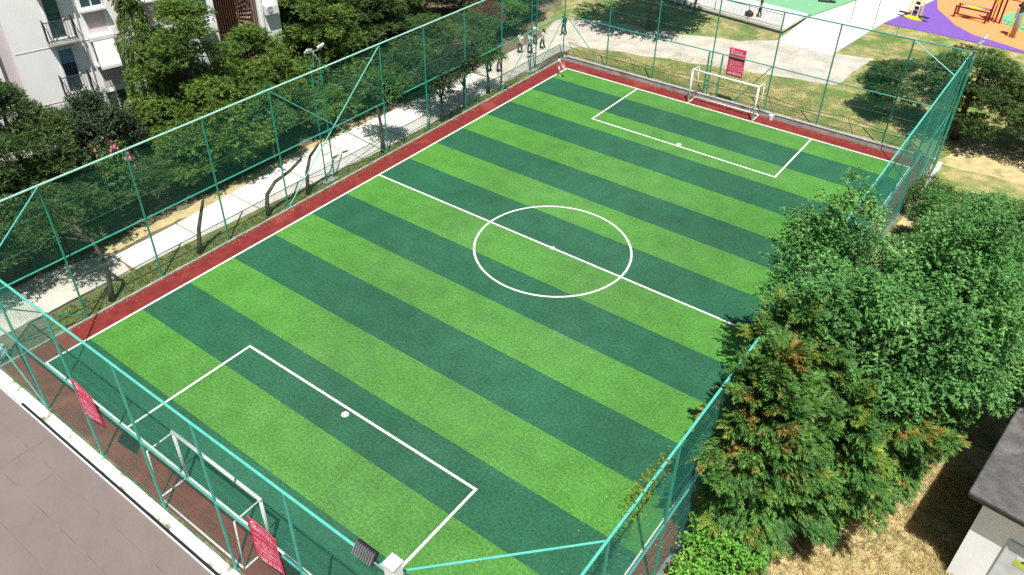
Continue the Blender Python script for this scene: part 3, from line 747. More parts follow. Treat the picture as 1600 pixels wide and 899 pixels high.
T('lowpine', 73, 'pine', 'pine_tree', -13.8, 36.0, 4.4, 4.4, 'green pine in the back row left of the dry brown tree', rz=2.4)
T('lowpine', 71, 'pine_d', 'pine_tree', -12, 42.0, 4.0, 4.2, 'dark pine in the back row above the students', rz=.7)
T('sparse', 9, 'pine_d', 'pine_tree', -7.0, 37.6, 2.2, 2.6, 'small dark pine behind the seated students', rz=5)
T('round', 10, 'broad_l', 'broadleaf_tree', -5.9, 17.4, 3.2, 1.7, 'bright leafy tree with a bent trunk beside the slab path')
T('round', 11, 'broad_d', 'broadleaf_tree', -9.2, 46.6, 1.9, 2.9, 'dense dark tree beside the paved plaza entrance')
T('round', 11, 'broad_d', 'broadleaf_tree', -12.0, 50.5, 3.0, 4.0, 'dense dark tree behind the plaza entrance at the top edge', rz=2)
T('round', 3, 'broad_l', 'broadleaf_tree', -8.4, 42.4, 2.1, 2.6, 'mid green tree overhanging the group of students', rz=3)
T('pine', 1, 'pine_d', 'pine_tree', -18, 47, 5.5, 5.2, 'dark pine farthest back in the left tree belt', rz=.4)
T('sparse', 4, 'pine', 'pine_tree', -7.0, 21.6, 2.0, 2.4, 'low green pine on the far side of the slab path', rz=2.2)
T('sparse', 6, 'pine_d', 'pine_tree', -6.8, 25.4, 2.0, 2.4, 'low dark pine where the slab path enters shade', rz=3.3)
for k, (x, y, zc, r, l) in enumerate([
    (-18.5, 27.5, 4.6, 4.6, 'pine in the far back row just right of the spiral stair'), (-19, 34.0, 4.2, 4.6, 'second pine of the far back row behind the lamps'),
    (-18.5, 40.5, 4.2, 4.6, 'pine in the far back row above the dry brown tree'), (-16.5, 53.0, 4.0, 4.4, 'pine at the top edge left of the plaza entrance'),
    (-24, 38.0, 5.0, 5.2, 'pine beyond the far back row at the top edge'), (-24.5, 30.0, 5.4, 5.2, 'pine deep behind the spiral stair at the top edge'), (-23, 47.0, 4.6, 5.2, 'pine deepest in the left tree belt above the students')]):
    T('lowpine', 71+k % 4, ('pine', 'pine_d')[k % 2], 'pine_tree', x, y, zc, r, l, rz=k*1.3)
T('sparse', 6, 'pine_d', 'pine_tree', -5.6, 28.8, 2.6, 2.3, 'dark pine beside the most deeply shaded slabs', rz=.8)
T('sparse', 9, 'deadp', 'dead_tree', -7.6, 40.2, 2.3, 1.5, 'small dry reddish brown tree among the green ones near the students', rz=1)
# --- small trees along the left fence; leaning bare trunks
def fence_tree(y, label, trunk, cr, cc, leafm, kind='round', seed=12, x=-1.6):
    root = thing('path_tree', label, 'tree', (x, y, 0), group='small trees along the left fence')
    b = MB(); n = len(trunk); b.tube([(p[0], p[1], p[2]) for p in trunk], [.13*(1.3 if i == 0 else 1)*(1-.45*i/(n-1)) for i in range(n)], 8)
    e = Vector(trunk[-1])
    if cr:
        g = np.random.default_rng(seed); cen = np.array(cc, float)
        C = clumps(g, 14, cen, (cr*.8, cr*.8, cr*.7), .35, -.6); rc = g.uniform(.32, .55, len(C))*max(.8, cr)
        for c in C[::2]: b.tube([e-Vector((0, 0, .15)), e.lerp(Vector(c), .5)+Vector((0, 0, .1)), Vector(c)], [.05, .03, .012], 5)
        V = crown_pine(g, C, rc, 1500, cen, .2, .035) if kind == 'pine' else crown_broad(g, C, rc, 1300, cen, .12, .07)
        me = raw_mesh('crown', V, 4, M[leafm]); o = bpy.data.objects.new('crown', me); COL.objects.link(o); o.parent = root
    else:
        b.tube([e-Vector((0, .02, .05)), e+Vector((-.05, .1, .12))], [.06, .045], 6)
    b.build('trunk', M['bark'], root, smooth=True)
fence_tree(4.1, 'dark trunk with a dark crown beside the paver path', [(0, 0, -.05), (.02, .1, .7), (0, .22, 1.4), (-.05, .2, 2.4), (-.2, .1, 3.3)], 1.3, (-1.9, -.6, 3.9), 'pine_d', 'pine', 21)
fence_tree(8.9, 'straight bare pruned trunk standing alone before the second slab', [(0, 0, -.05), (.03, .1, .6), (0, .25, 1.25), (.02, .55, 2.0), (0, .85, 2.65)], 0, None, None)
fence_tree(13.3, 'strongly bent bare trunk leaning over beside the slab path', [(0, 0, -.05), (-.02, .02, .6), (0, .12, 1.2), (.02, .75, 1.72), (.05, 1.75, 1.92), (.05, 2.6, 2.25)], 0, None, None)
fence_tree(16.1, 'curved bare trunk just before the ladder floodlight tower', [(0, 0, -.05), (.02, .03, .6), (0, .12, 1.3), (0, .5, 2.15), (.02, 1.15, 2.6)], 0, None, None)
fence_tree(22.1, 'dark trunk with a loose pale green crown past the floodlight tower', [(-.1, .1, -.05), (-.1, .1, .7), (-.25, .3, 1.4), (-.3, .25, 2.2), (-.35, .2, 2.9)], 1.35, (-.5, .5, 3.7), 'broad_l', 'round', 25)
fence_tree(27.6, 'small dark tree standing first in the shaded stretch', [(0, 0, -.05), (0, .05, .8), (-.05, .1, 1.7)], 1.5, (-.6, .3, 2.7), 'broad_d', 'round', 26)
fence_tree(30.0, 'small dark tree second in the shaded stretch', [(0, 0, -.05), (-.05, .05, .8), (-.05, 0, 1.7)], 1.5, (-.7, .2, 2.8), 'broad_d', 'round', 27)
fence_tree(32.9, 'small tree with tidy round crown in the sunlit gap before the students', [(-.3, 0, -.05), (-.3, .05, .8), (-.35, 0, 1.6)], 1.05, (-.4, .1, 2.4), 'broad_l', 'round', 28)
# oleander with pink flowers
o = T('shrub', 31, 'broad_l', 'oleander_bush', -7.6, 8.5, 2.2, 1.5, 'oleander bush with pink flowers behind the path', cat='bush')
b = MB(); r = random.Random(5)
for k in range(46):
    a = r.uniform(0, 6.28); t = r.uniform(.2, 1.1); rr = 1.15*math.cos(t)
    c = (rr*math.cos(a), rr*math.sin(a), 1.0+1.05*math.sin(t)); b.ball(c, r.uniform(.05, .09), 6, 4)
b.build('blossom', M['flower'], o)
# --- right side
T('broad', 41, 'broad', 'ash_tree', 27.8, 16.5, 6.0, 4.5, 'huge leafy green tree spreading over the right fence')
T('broad', 42, 'broad', 'ash_tree', 31.2, 19.6, 4.6, 3.9, 'leafy green tree at the right edge above the grey roofed hut')
T('broad', 42, 'broad_l', 'broadleaf_tree', 29.2, 26.4, 2.9, 3.2, 'mid green tree behind the huge leafy tree', rz=2)
T('round', 43, 'broad_l', 'broadleaf_tree', 32.6, 29.5, 3.0, 3.6, 'green tree at the right edge beyond the huge leafy tree')
T('round', 43, 'broad', 'broadleaf_tree', 28.0, 31.6, 2.1, 2.2, 'low green tree next to the white beam by the fence', rz=3)
T('round', 43, 'broad', 'broadleaf_tree', 30.6, 32.0, 2.3, 2.7, 'rounded green tree at the edge of the sandy gap', rz=4.4)
T('broad', 42, 'broad_l', 'broadleaf_tree', 34.2, 25.0, 3.8, 3.6, 'green tree cut by the right picture edge', rz=1)
T('broad', 41, 'broad', 'broadleaf_tree', 31.8, 24.6, 2.8, 3.0, 'green tree between the huge leafy tree and the right edge', rz=2.7)
T('conifer', 51, 'conif', 'conifer_tree', 26.8, 9.9, 3.9, 1.9, 'dense green conifer nearest the camera by the right fence', rz=0)
T('conifer', 52, 'conif_o', 'conifer_tree', 26.45, 9.9, 4.7, 1.85, 'conifer with rusty orange tips hanging over the fence rail', rz=0)
T('conifer', 53, 'conif', 'conifer_tree', 28.0, 12.0, 3.7, 2.0, 'dense green conifer at the edge of the straw clearing', rz=0)
T('conifer', 54, 'conif_o', 'conifer_tree', 28.8, 14.0, 4.0, 2.2, 'conifer with orange patches below the huge leafy tree', rz=0)
T('conifer', 51, 'conif', 'conifer_tree', 26.1, 12.4, 4.7, 2.0, 'yellow green conifer overhanging the halfway line end', rz=2)
T('conifer', 53, 'conif', 'conifer_tree', 29.8, 16.4, 3.0, 1.7, 'shorter conifer between the clearing and the huge leafy tree', rz=3)
T('shrub', 61, 'bush', 'lime_bush', 26.75, 7.8, 1.15, 1.6, 'bright lime green bush at the foot of the nearest conifer', cat='bush')
T('shrub', 61, 'broad_l', 'bush', 26.4, 34.6, 1.2, 1.2, 'leafy bush beside the end of the white beam', cat='bush', rz=2)
# --- far right pines and far shade tree
T('lowpine', 71, 'pine_d', 'pine_tree', 21.2, 46.4, 2.2, 2.6, 'pine just behind the far fence left of the corner', rz=1)
T('lowpine', 72, 'pine_d', 'pine_tree', 25.6, 45.6, 3.2, 3.7, 'large dark pine behind the far right fence corner', rz=2)
T('lowpine', 72, 'pine_d', 'pine_tree', 30, 46, 2.8, 3.2, 'dark pine at the right edge beside the playground', rz=5)
T('round', 11, 'broad', 'shade_tree', 0.9, 51.2, 6.4, 5.9, 'large shade tree on the far plaza throwing a dark shadow', rz=1)
# vine on the right fence
g = np.random.default_rng(9); n = 560; yy = g.uniform(3.4, 6.0, n); yy = np.where(g.random(n) < .5, yy, g.normal(4.3, .4, n))
Pv = np.c_[25.2+g.normal(0, .12, n), yy, 6.75+g.normal(0, .16, n)-.1*np.abs(yy-4.6)]
me = raw_mesh('climbing_vine', leaves(Pv, unit(g, n), nrm(unit(g, n)+np.array([0, 0, .8])), np.full(n, .11), np.full(n, .06)), 4, M['vine'])
o = bpy.data.objects.new('climbing_vine', me); COL.objects.link(o); tag(o, 'yellow green creeper growing along the right fence top rail', 'vine')

# ------------------------------------------------------------------ brown flat roof beside the near fence
t = thing('flat_roof_building', 'building with a brown flat roof and mouldy white ledge along the near fence', 'building', (8, -5, 0))
b = MB(); b.box((8, -6.365, -1.5), (34, 9.0, 3.04)); b.build('roof', M['roofb'], t, world=True)
b = MB()
for yy in (-2.75, -3.9, -5.0, -6.2, -7.4): b.box((8, yy, .020), (33.9, .016, .010))
for x, y in ((-1.2, -4.5), (5.9, -3.3), (8.1, -5.6), (12.6, -4.5), (15.8, -3.3)): b.box((x, y, .021), (.018, 1.1, .008))
b.box((4.1, -5, .0215), (.02, 6, .009))
b.build('roof_seam', M['roofseam'], t, world=True)
b = MB(); b.box((8, -1.84, .04), (34, .045, .11), bev=.012); b.build('roof_edge_strip', M['white'], t, world=True)
b = MB(); b.box((9.8, -1.50, .02), (37.6, .40, .14), bev=.03); b.build('ledge', M['ledge'], t, world=True)
b = MB(); b.box((8, -1.765, .02), (34, .10, .06)); b.build('gap_strip', M['gap'], t, world=True)  # black strip paints in the darkness of the deep gap
b = MB(); b.box((-3.9, -1.75, .045), (11.0, .08, .08), bev=.02); b.build('ledge_extension', M['ledge'], t, world=True)
# dull sack at the near left corner
b = MB(); rr = random.Random(3)
b.ball((0, 0, .25), .45, 12, 8, (1.2, .8, .6)); b.v = [(x*(1+rr.uniform(-.15, .15)), y*(1+rr.uniform(-.15, .15)), z*(1+rr.uniform(-.15, .15))) for x, y, z in b.v]
o = b.build('plastic_sack', M['sack'], smooth=True); o.location = (-1.9, -.9, 0); tag(o, 'crumpled pale plastic sack outside the near left fence corner', 'sack')
b = MB()
b.tube([(0, 0, 0), (0, 0, .3)], [.13, .16], 14); b.tube([(0, 0, .3), (0, 0, .32)], [.17, .17], 14)
o = b.build('white_bucket', M['white']); o.location = (15.35, 41.02, 0); tag(o, 'small white bucket on the red strip beside the far goal', 'bucket')

# ------------------------------------------------------------------ apartment block (local x = out of the facade, y along it)
t = thing('apartment_building', 'white apartment block with iron balconies and a spiral stair behind the trees', 'building', (-13.5, 10.5, 0), R(-15))
YB = [-14.0, -2.95, -2.2, 8.65, 11.25, 12.6]
b = MB()
for y0, y1 in ((YB[2], YB[3]), (YB[4], YB[5]), (YB[0], YB[1])): b.box((-5, (y0+y1)/2, 6.5), (10, y1-y0, 13.2))
b.build('wall', M['wallw'], t)
b = MB(); b.box((-5.12, (YB[1]+YB[2])/2, 6.5), (9.7, YB[2]-YB[1]-.004, 13.2)); b.build('recessed_band', M['wallp'], t)
b = MB(); b.box((-5, -.65, 13.25), (10.6, 27.1, .3), bev=.04); b.build('roof', M['conc'], t)
for z in (4.45, 7.45, 10.45):
    b = MB(); b.box((.008, 3.2, z), (.02, 10.6, .025)); b.build('floor_line', M['wallp'], t)
for yy in (1.25, 4.2, 11.5):
    b = MB(); b.bar((.07, yy, .1), (.07, yy, 13), .05, 8)
    for zz in (2, 5, 8, 11): b.box((.04, yy, zz), (.1, .14, .04))
    b.build('drainpipe', M['frame'], t)
def french(y0, y1, z, blind):
    ym = (y0+y1)/2
    f = MB()
    for yy in (y0, y1): f.box((.02, yy, z+1.28), (.08, .09, 2.5))
    for zz in (z+.05, z+2.5): f.box((.02, ym, zz), (.078, y1-y0-.09, .09))
    W1 = f.build('window', M['frame'], t)
    s = MB(); s.box((.008, ym, z+1.28), (.02, y1-y0-.09, 2.4)); s.build('glass', M['glass'], W1)
    s = MB()
    for k in range(blind): s.box((.035, ym, z+2.40-k*.075), (.012, y1-y0-.12, .06))
    s.build('blind', M['blind'], W1)
    s = MB(); s.box((.10, ym, z+2.70), (.22, y1-y0+.18, .26), bev=.02); s.build('shutter_box', M['wallp'], t)
for q, z in enumerate((1.77, 4.77, 7.77, 10.77)):
    french(-.15, .62, z, (8, 10, 3, 6)[q])
    y0, y1 = -.45, .98; ym = (y0+y1)/2; xo = .60
    bal = MB(); bal.box((.33, ym, z-.06), (.66, y1-y0+.06, .12), bev=.01); B = bal.build('balcony', M['conc'], t)
    s = MB()
    for yy in (y0, y1):
        s.bar((.02, yy, z+1.15), (xo, yy, z+1.15), .024, 6); s.bar((.02, yy, z+.15), (xo, yy, z+.15), .02, 6)
        for k in range(4): s.bar((.08+k*.15, yy, z), (.08+k*.15, yy, z+1.15), .015, 4)
    for zz in (.15, 1.15): s.bar((xo, y0, z+zz), (xo, y1, z+zz), .028, 6)
    for k in range(12):
        yy = y0+(y1-y0)*k/11
        if abs(yy-ym) > .30: s.bar((xo, yy, z), (xo, yy, z+1.15), .015, 4)
    for a, c in ((ym-.3, ym+.3), (ym+.3, ym-.3)): s.bar((xo, a, z+.18), (xo, c, z+1.12), .022, 4)
    s.tube([(xo, ym+.17*math.cos(k*.524), z+.65+.17*math.sin(k*.524)) for k in range(13)], .016, 4)
    s.build('balcony_railing', M['iron'], B)
def bay(y0, y1, F, aw):
    ym = (y0+y1)/2
    b = MB(); b.box((.006, ym, F+.55), (.016, y1-y0-.1, 1.35)); b.build('pink_panel', M['wallp'], t)
    f = MB()
    for k in range(3): f.box((.03, y0+(y1-y0)*k/2, F+1.98), (.09, .07, 1.3))
    for zz in (1.36, 2.6): f.box((.03, ym, F+zz), (.086, y1-y0-.07, .07))
    Wn = f.build('window', M['frame'], t)
    s = MB(); s.box((.01, ym, F+1.98), (.02, y1-y0-.07, 1.2)); s.build('glass', M['glass'], Wn)
    s = MB(); s.box((.16, ym, F+1.25), (.36, y1-y0+.2, .12), bev=.01); s.build('sill', M['frame'], Wn)
    if aw:
        b = MB(); b.box((.26, ym, F+2.8), (.52, y1-y0+.2, .26), bev=.03); A = b.build('awning', M['frame'], t)
        s = MB(); xb, zb = .80, F+1.32
        s.quad((.5, y0, F+2.66), (.5, y1, F+2.66), (xb, y1, zb), (xb, y0, zb)); s.quad((xb, y0, zb), (xb, y1, zb), (xb, y1, zb-.16), (xb, y0, zb-.16))
        o = s.build('awning_cloth', M['awning'], A); o.modifiers.new('thick', 'SOLIDIFY').thickness = .012
        s = MB()
        for yy in (y0+.04, y1-.04): s.bar((.05, yy, zb+.1), (xb-.02, yy, zb+.02), .018, 5)
        s.bar((xb, y0, zb-.16), (xb, y1, zb-.16), .022, 6); s.build('awning_arm', M['iron'], A)
for F in (1.77, 4.77, 7.77):
    bay(1.62, 2.72, F, F == 4.77); bay(4.72, 5.78, F-.1, F == 4.77)
b = MB(); b.box((.45, 7.8, 6.75), (.9, 1.1, .14)); b.box((.87, 7.8, 7.05), (.06, 1.1, .5)); B = b.build('balcony', M['wallw'], t)
s = MB()
for zz in (7.5, 7.7, 7.9): s.bar((.88, 7.28, zz), (.88, 8.32, zz), .02, 6)
for yy in (7.28, 7.8, 8.32): s.bar((.88, yy, 7.28), (.88, yy, 7.95), .02, 6)
s.build('balcony_railing', M['frame'], B)
b = MB(); b.box((.01, 7.8, 7.9), (.03, .9, 2.0)); b.build('window', M['glass'], t)
# spiral stair in a brown cage
ya, yb = YB[3], YB[4]; ys_ = (ya+yb)/2+.35
b = MB(); b.box((-6.2, (ya+yb)/2, 6), (8, yb-ya-.02, 12.6)); b.build('stair_recess', M['recess'], t)
b = MB()
for k in range(19): b.bar((-.06, ya+.08+k*(yb-ya-.16)/18, .2), (-.06, ya+.08+k*(yb-ya-.16)/18, 12.6), .02, 4)
for k in range(9): b.bar((-1.9+k*.22, yb-.06, .2), (-1.9+k*.22, yb-.06, 12.6), .018, 4)
for zz in (.3, 3.1, 6.05, 9.0, 11.9): b.bar((-.06, ya+.02, zz), (-.06, yb-.02, zz), .03, 5)
b.build('stair_cage', M['rust'], t)
b = MB(); b.bar((-.95, ys_, 0), (-.95, ys_, 12), .07, 8)
for k in range(60):
    a = k*.40; z = .3+k*.19; q = .84
    P4 = [(-.95+r_*math.cos(e), ys_+r_*math.sin(e)) for r_, e in ((.08, a), (q, a), (q, a+.36), (.08, a+.36))]
    b.prism(P4, z, z+.06)
b.build('spiral_stair', M['tread'], t)
b = MB(); b.box((.2, 12.0, 7.05), (.36, .8, .56), bev=.03); A = b.build('air_conditioner', M['frame'], t)
s = MB()
for k in range(6): s.tube([(.385, 11.9+(.05+.035*k)*math.cos(q*.524), 7.05+(.05+.035*k)*math.sin(q*.524)) for q in range(13)], .006, 4)
s.build('fan_grille', M['greym'], A)

# ------------------------------------------------------------------ hut, bottom right
t = thing('hut', 'small white hut with a grey felt roof at the lower right edge', 'building', (32.6, 12.5, 0), R(-6.5))
b = MB(); b.box((2.4, 3.25, 1.95), (4.8, 6.3, 3.9)); b.build('wall', M['hutw'], t)
b = MB(); b.box((2.43, 3.3, 4.02), (5.8, 7.3, .20), bev=.03); rf = b.build('roof', M['roofg'], t)
b = MB(); b.box((2.43, -.362, 3.97), (5.7, .03, .12)); b.build('fascia', M['iron'], rf)
f = MB()
dx0, dx1, dz1 = 1.02, 2.35, 2.72
f.box((dx0, .07, dz1/2), (.07, .06, dz1)); f.box((dx1, .07, dz1/2), (.07, .06, dz1)); f.box(((dx0+dx1)/2, .07, dz1+.035), (dx1-dx0+.07, .058, .07))
f.box(((dx0+dx1)/2, .088, dz1/2), (dx1-dx0-.07, .02, dz1)); D = f.build('door', M['doorg'], t)
s = MB(); s.box(((dx0+dx1)/2-.15, .074, 2.08), (.36, .008, .34)); s.cur = 1; s.box(((dx0+dx1)/2-.15, .068, 2.25), (.36, .006, .10)); s.cur = 2; s.box(((dx0+dx1)/2-.13, .063, 2.2), (.08, .006, .07)); s.build('sticker', [M['label'], M['frame'], M['black']], D)
s = MB(); s.box((dx1-.13, .05, 1.1), (.03, .06, .16), bev=.008); s.build('handle', M['greym'], D)

# ------------------------------------------------------------------ far terrace, railing, playground
t = thing('concrete_terrace', 'raised white concrete terrace beyond the plaza', 'terrace', (4, 59.5, 0))
b = MB(); b.prism([(-6, 58.7), (10.05, 56.75), (10.35, 61.6), (-6, 63.4)], .22, .42); b.build('slab', M['slab'], t, world=True)
b = MB(); b.prism([(-5.8, 58.95), (9.85, 57.0), (10.1, 61.3), (-5.8, 63.1)], -.02, .22); b.build('base', M['conc'], t, world=True)
t = thing('metal_railing', 'dark horizontal bar railing along the terrace edge', 'railing', (4, 57.6, .42))
def tr(x): return 58.78-(x+6)*(1.95/16.05)
for k in range(6):
    x = -5.8+k*3.14; b = MB(); b.bar((x, tr(x), .42), (x, tr(x), 1.5), .03, 6); b.build('post', M['iron'], t, world=True)
for z in (.62, .8, .98, 1.16, 1.34, 1.5):
    b = MB(); b.bar((-5.8, tr(-5.8), z), (9.9, tr(9.9), z), .016 if z < 1.5 else .028, 6); b.build('rail', M['iron'], t, world=True)
def thin_pole(x, y, h, label):
    t = thing('thin_pole', label, 'pole', (x, y, 0), group='thin poles by the playground path')
    b = MB(); b.bar((0, 0, 0), (0, 0, h), .035, 8); b.build('shaft', M['greym'], t)
    b = MB(); b.tube([(0, 0, h), (0, 0, h+.06)], [.05, .03], 8); b.build('cap', M['iron'], t)
thin_pole(13.6, 62.9, 3.0, 'thin grey pole standing on the white path'); thin_pole(15.55, 62.6, 2.8, 'thin grey pole at the corner of the purple surface'); thin_pole(17.6, 61.9, 1.8, 'short thin pole on the lawn before the purple surface')
# elliptical trainer on purple
t = thing('fitness_machine', 'yellow and black outdoor stepper machine on the purple surface', 'fitness machine', (17.5, 67.4, .004), R(-10))
b = MB(); b.tube([(0, 0, 0), (0, 0, .1), (0, 0, .16)], [.85, .85, .6], 20); b.v = [(x, y*.6, z) for x, y, z in b.v]; b.build('base', M['yellow'], t)
for s in (-1, 1):
    b = MB(); b.bar((s*.55, 0, .1), (s*.42, .35, 2.6), .055, 8); b.build('upright', M['yellow'], t)
    b = MB(); b.bar((s*.25, 0, .12), (s*.22, .35, 2.6), .045, 8); b.build('lever', M['yellow'], t)
    b = MB(); b.box((s*.85, -.05, .32), (.85, .28, .10), bev=.03); b.build('pedal', M['black'], t)
b = MB()
for k in range(6): b.box((0, .06+k*.055, .5+k*.38), (.34, .08, .28), bev=.03)
b.build('pad', M['black'], t)
b = MB(); b.bar((-.44, .35, 2.6), (.44, .35, 2.6), .055, 8); b.build('crossbar', M['yellow'], t)
# maroon bench frame on orange
t = thing('fitness_bench', 'maroon fitness bench with tall twin posts on the orange surface', 'fitness machine', (21.5, 70.2, .01), R(-6))
for x, y in ((-1.3, -.4), (-1.3, .5), (1.2, -.4), (1.2, .5)):
    b = MB(); b.box((x, y, .45), (.14, .14, .9), bev=.02); b.build('leg', M['maroon'], t)
b = MB()
for y in (-.4, .5): b.box((-.05, y, .93), (2.7, .14, .12), bev=.02)
b.build('side_rail', M['maroon'], t)
b = MB(); b.box((-.05, .3, 1.03), (2.4, .26, .07), bev=.02); b.build('seat', M['greym'], t)
b = MB(); b.prism([(-1.0, 0), (-.2, -.42), (.8, 0), (-.2, .2)], .99, 1.03); b.build('plate', M['yellow'], t)
for x in (1.25, 1.75, 2.1):
    b = MB(); b.box((x, .5, 2.0), (.14, .16, 4.0), bev=.02); b.build('tall_post', M['maroon'], t)
b = MB(); b.box((1.5, .5, 2.6), (.30, .05, 2.2)); b.build('panel', M['yellow'], t)
# ladder frame and post at the right
t = thing('climbing_ladder', 'dark horizontal ladder bars over the orange surface', 'climbing frame', (24.4, 70.4, .01), R(-8))
for s in (-.45, .45):
    b = MB(); b.bar((-1.5, s, 2.2), (1.5, s, 2.2), .04, 6); b.build('side_rail', M['maroon'], t)
    for x in (-1.5, 1.5):
        b = MB(); b.bar((x, s, 0), (x, s, 2.2), .05, 8); b.build('leg', M['maroon'], t)
for k in range(7):
    b = MB(); b.bar((-1.3+k*.43, -.45, 2.2), (-1.3+k*.43, .45, 2.2), .025, 6); b.build('rung', M['maroon'], t)
t = thing('fitness_post', 'thick grey post with yellow sides and a black cap on the orange surface', 'fitness machine', (25.1, 67.6, .01))
b = MB(); b.tube([(0, 0, 0), (0, 0, 2.5)], [.2, .17], 12); b.build('shaft', M['greym'], t, smooth=True)
for s in (-1, 1):
    b = MB(); b.bar((s*.3, 0, 0), (s*.26, 0, 2.3), .05, 8); b.build('side_bar', M['yellow'], t)
b = MB(); b.tube([(0, 0, 2.5), (0, 0, 2.62), (0, 0, 2.8)], [.36, .36, .12], 12); b.build('cap', M['black'], t)
t = thing('fitness_rider', 'black and red rider machine on the green surface at the top edge', 'fitness machine', (10.2, 67.0, .005), R(20))
b = MB(); b.box((0, 0, .12), (1.5, .22, .14), bev=.03); b.build('base', M['black'], t)
b = MB(); b.bar((.3, 0, .15), (-.4, 0, 1.1), .06, 8); b.bar((-.4, 0, 1.1), (-.5, 0, 1.5), .05, 8); b.build('stem', M['black'], t)
b = MB(); b.box((.45, 0, .75), (.45, .32, .1), bev=.04); b.bar((.35, 0, .15), (.45, 0, .72), .05, 8); b.build('seat', M['maroon'], t)

# ------------------------------------------------------------------ people
def skin_mesh(name, V, E, Rd, m, parent, sub=1):
    me = bpy.data.meshes.new(name+'_t'); me.from_pydata(V, E, [])
    o = bpy.data.objects.new(name, me); COL.objects.link(o)
    md = o.modifiers.new('s', 'SKIN'); md.use_smooth_shade = True
    for i, d in enumerate(me.skin_vertices[0].data):
        r = Rd[i]; d.radius = (r, r) if not hasattr(r, '__len__') else r
        d.use_root = (i == 0)
    if sub: ss = o.modifiers.new('u', 'SUBSURF'); ss.levels = ss.render_levels = sub
    bpy.context.view_layer.update()
    dg = bpy.context.evaluated_depsgraph_get(); nm = bpy.data.meshes.new_from_object(o.evaluated_get(dg))
    nm.name = name; nm.materials.clear(); nm.materials.append(M[m]); bpy.data.objects.remove(o)
    o = bpy.data.objects.new(name, nm); COL.objects.link(o); o.parent = parent
    return o

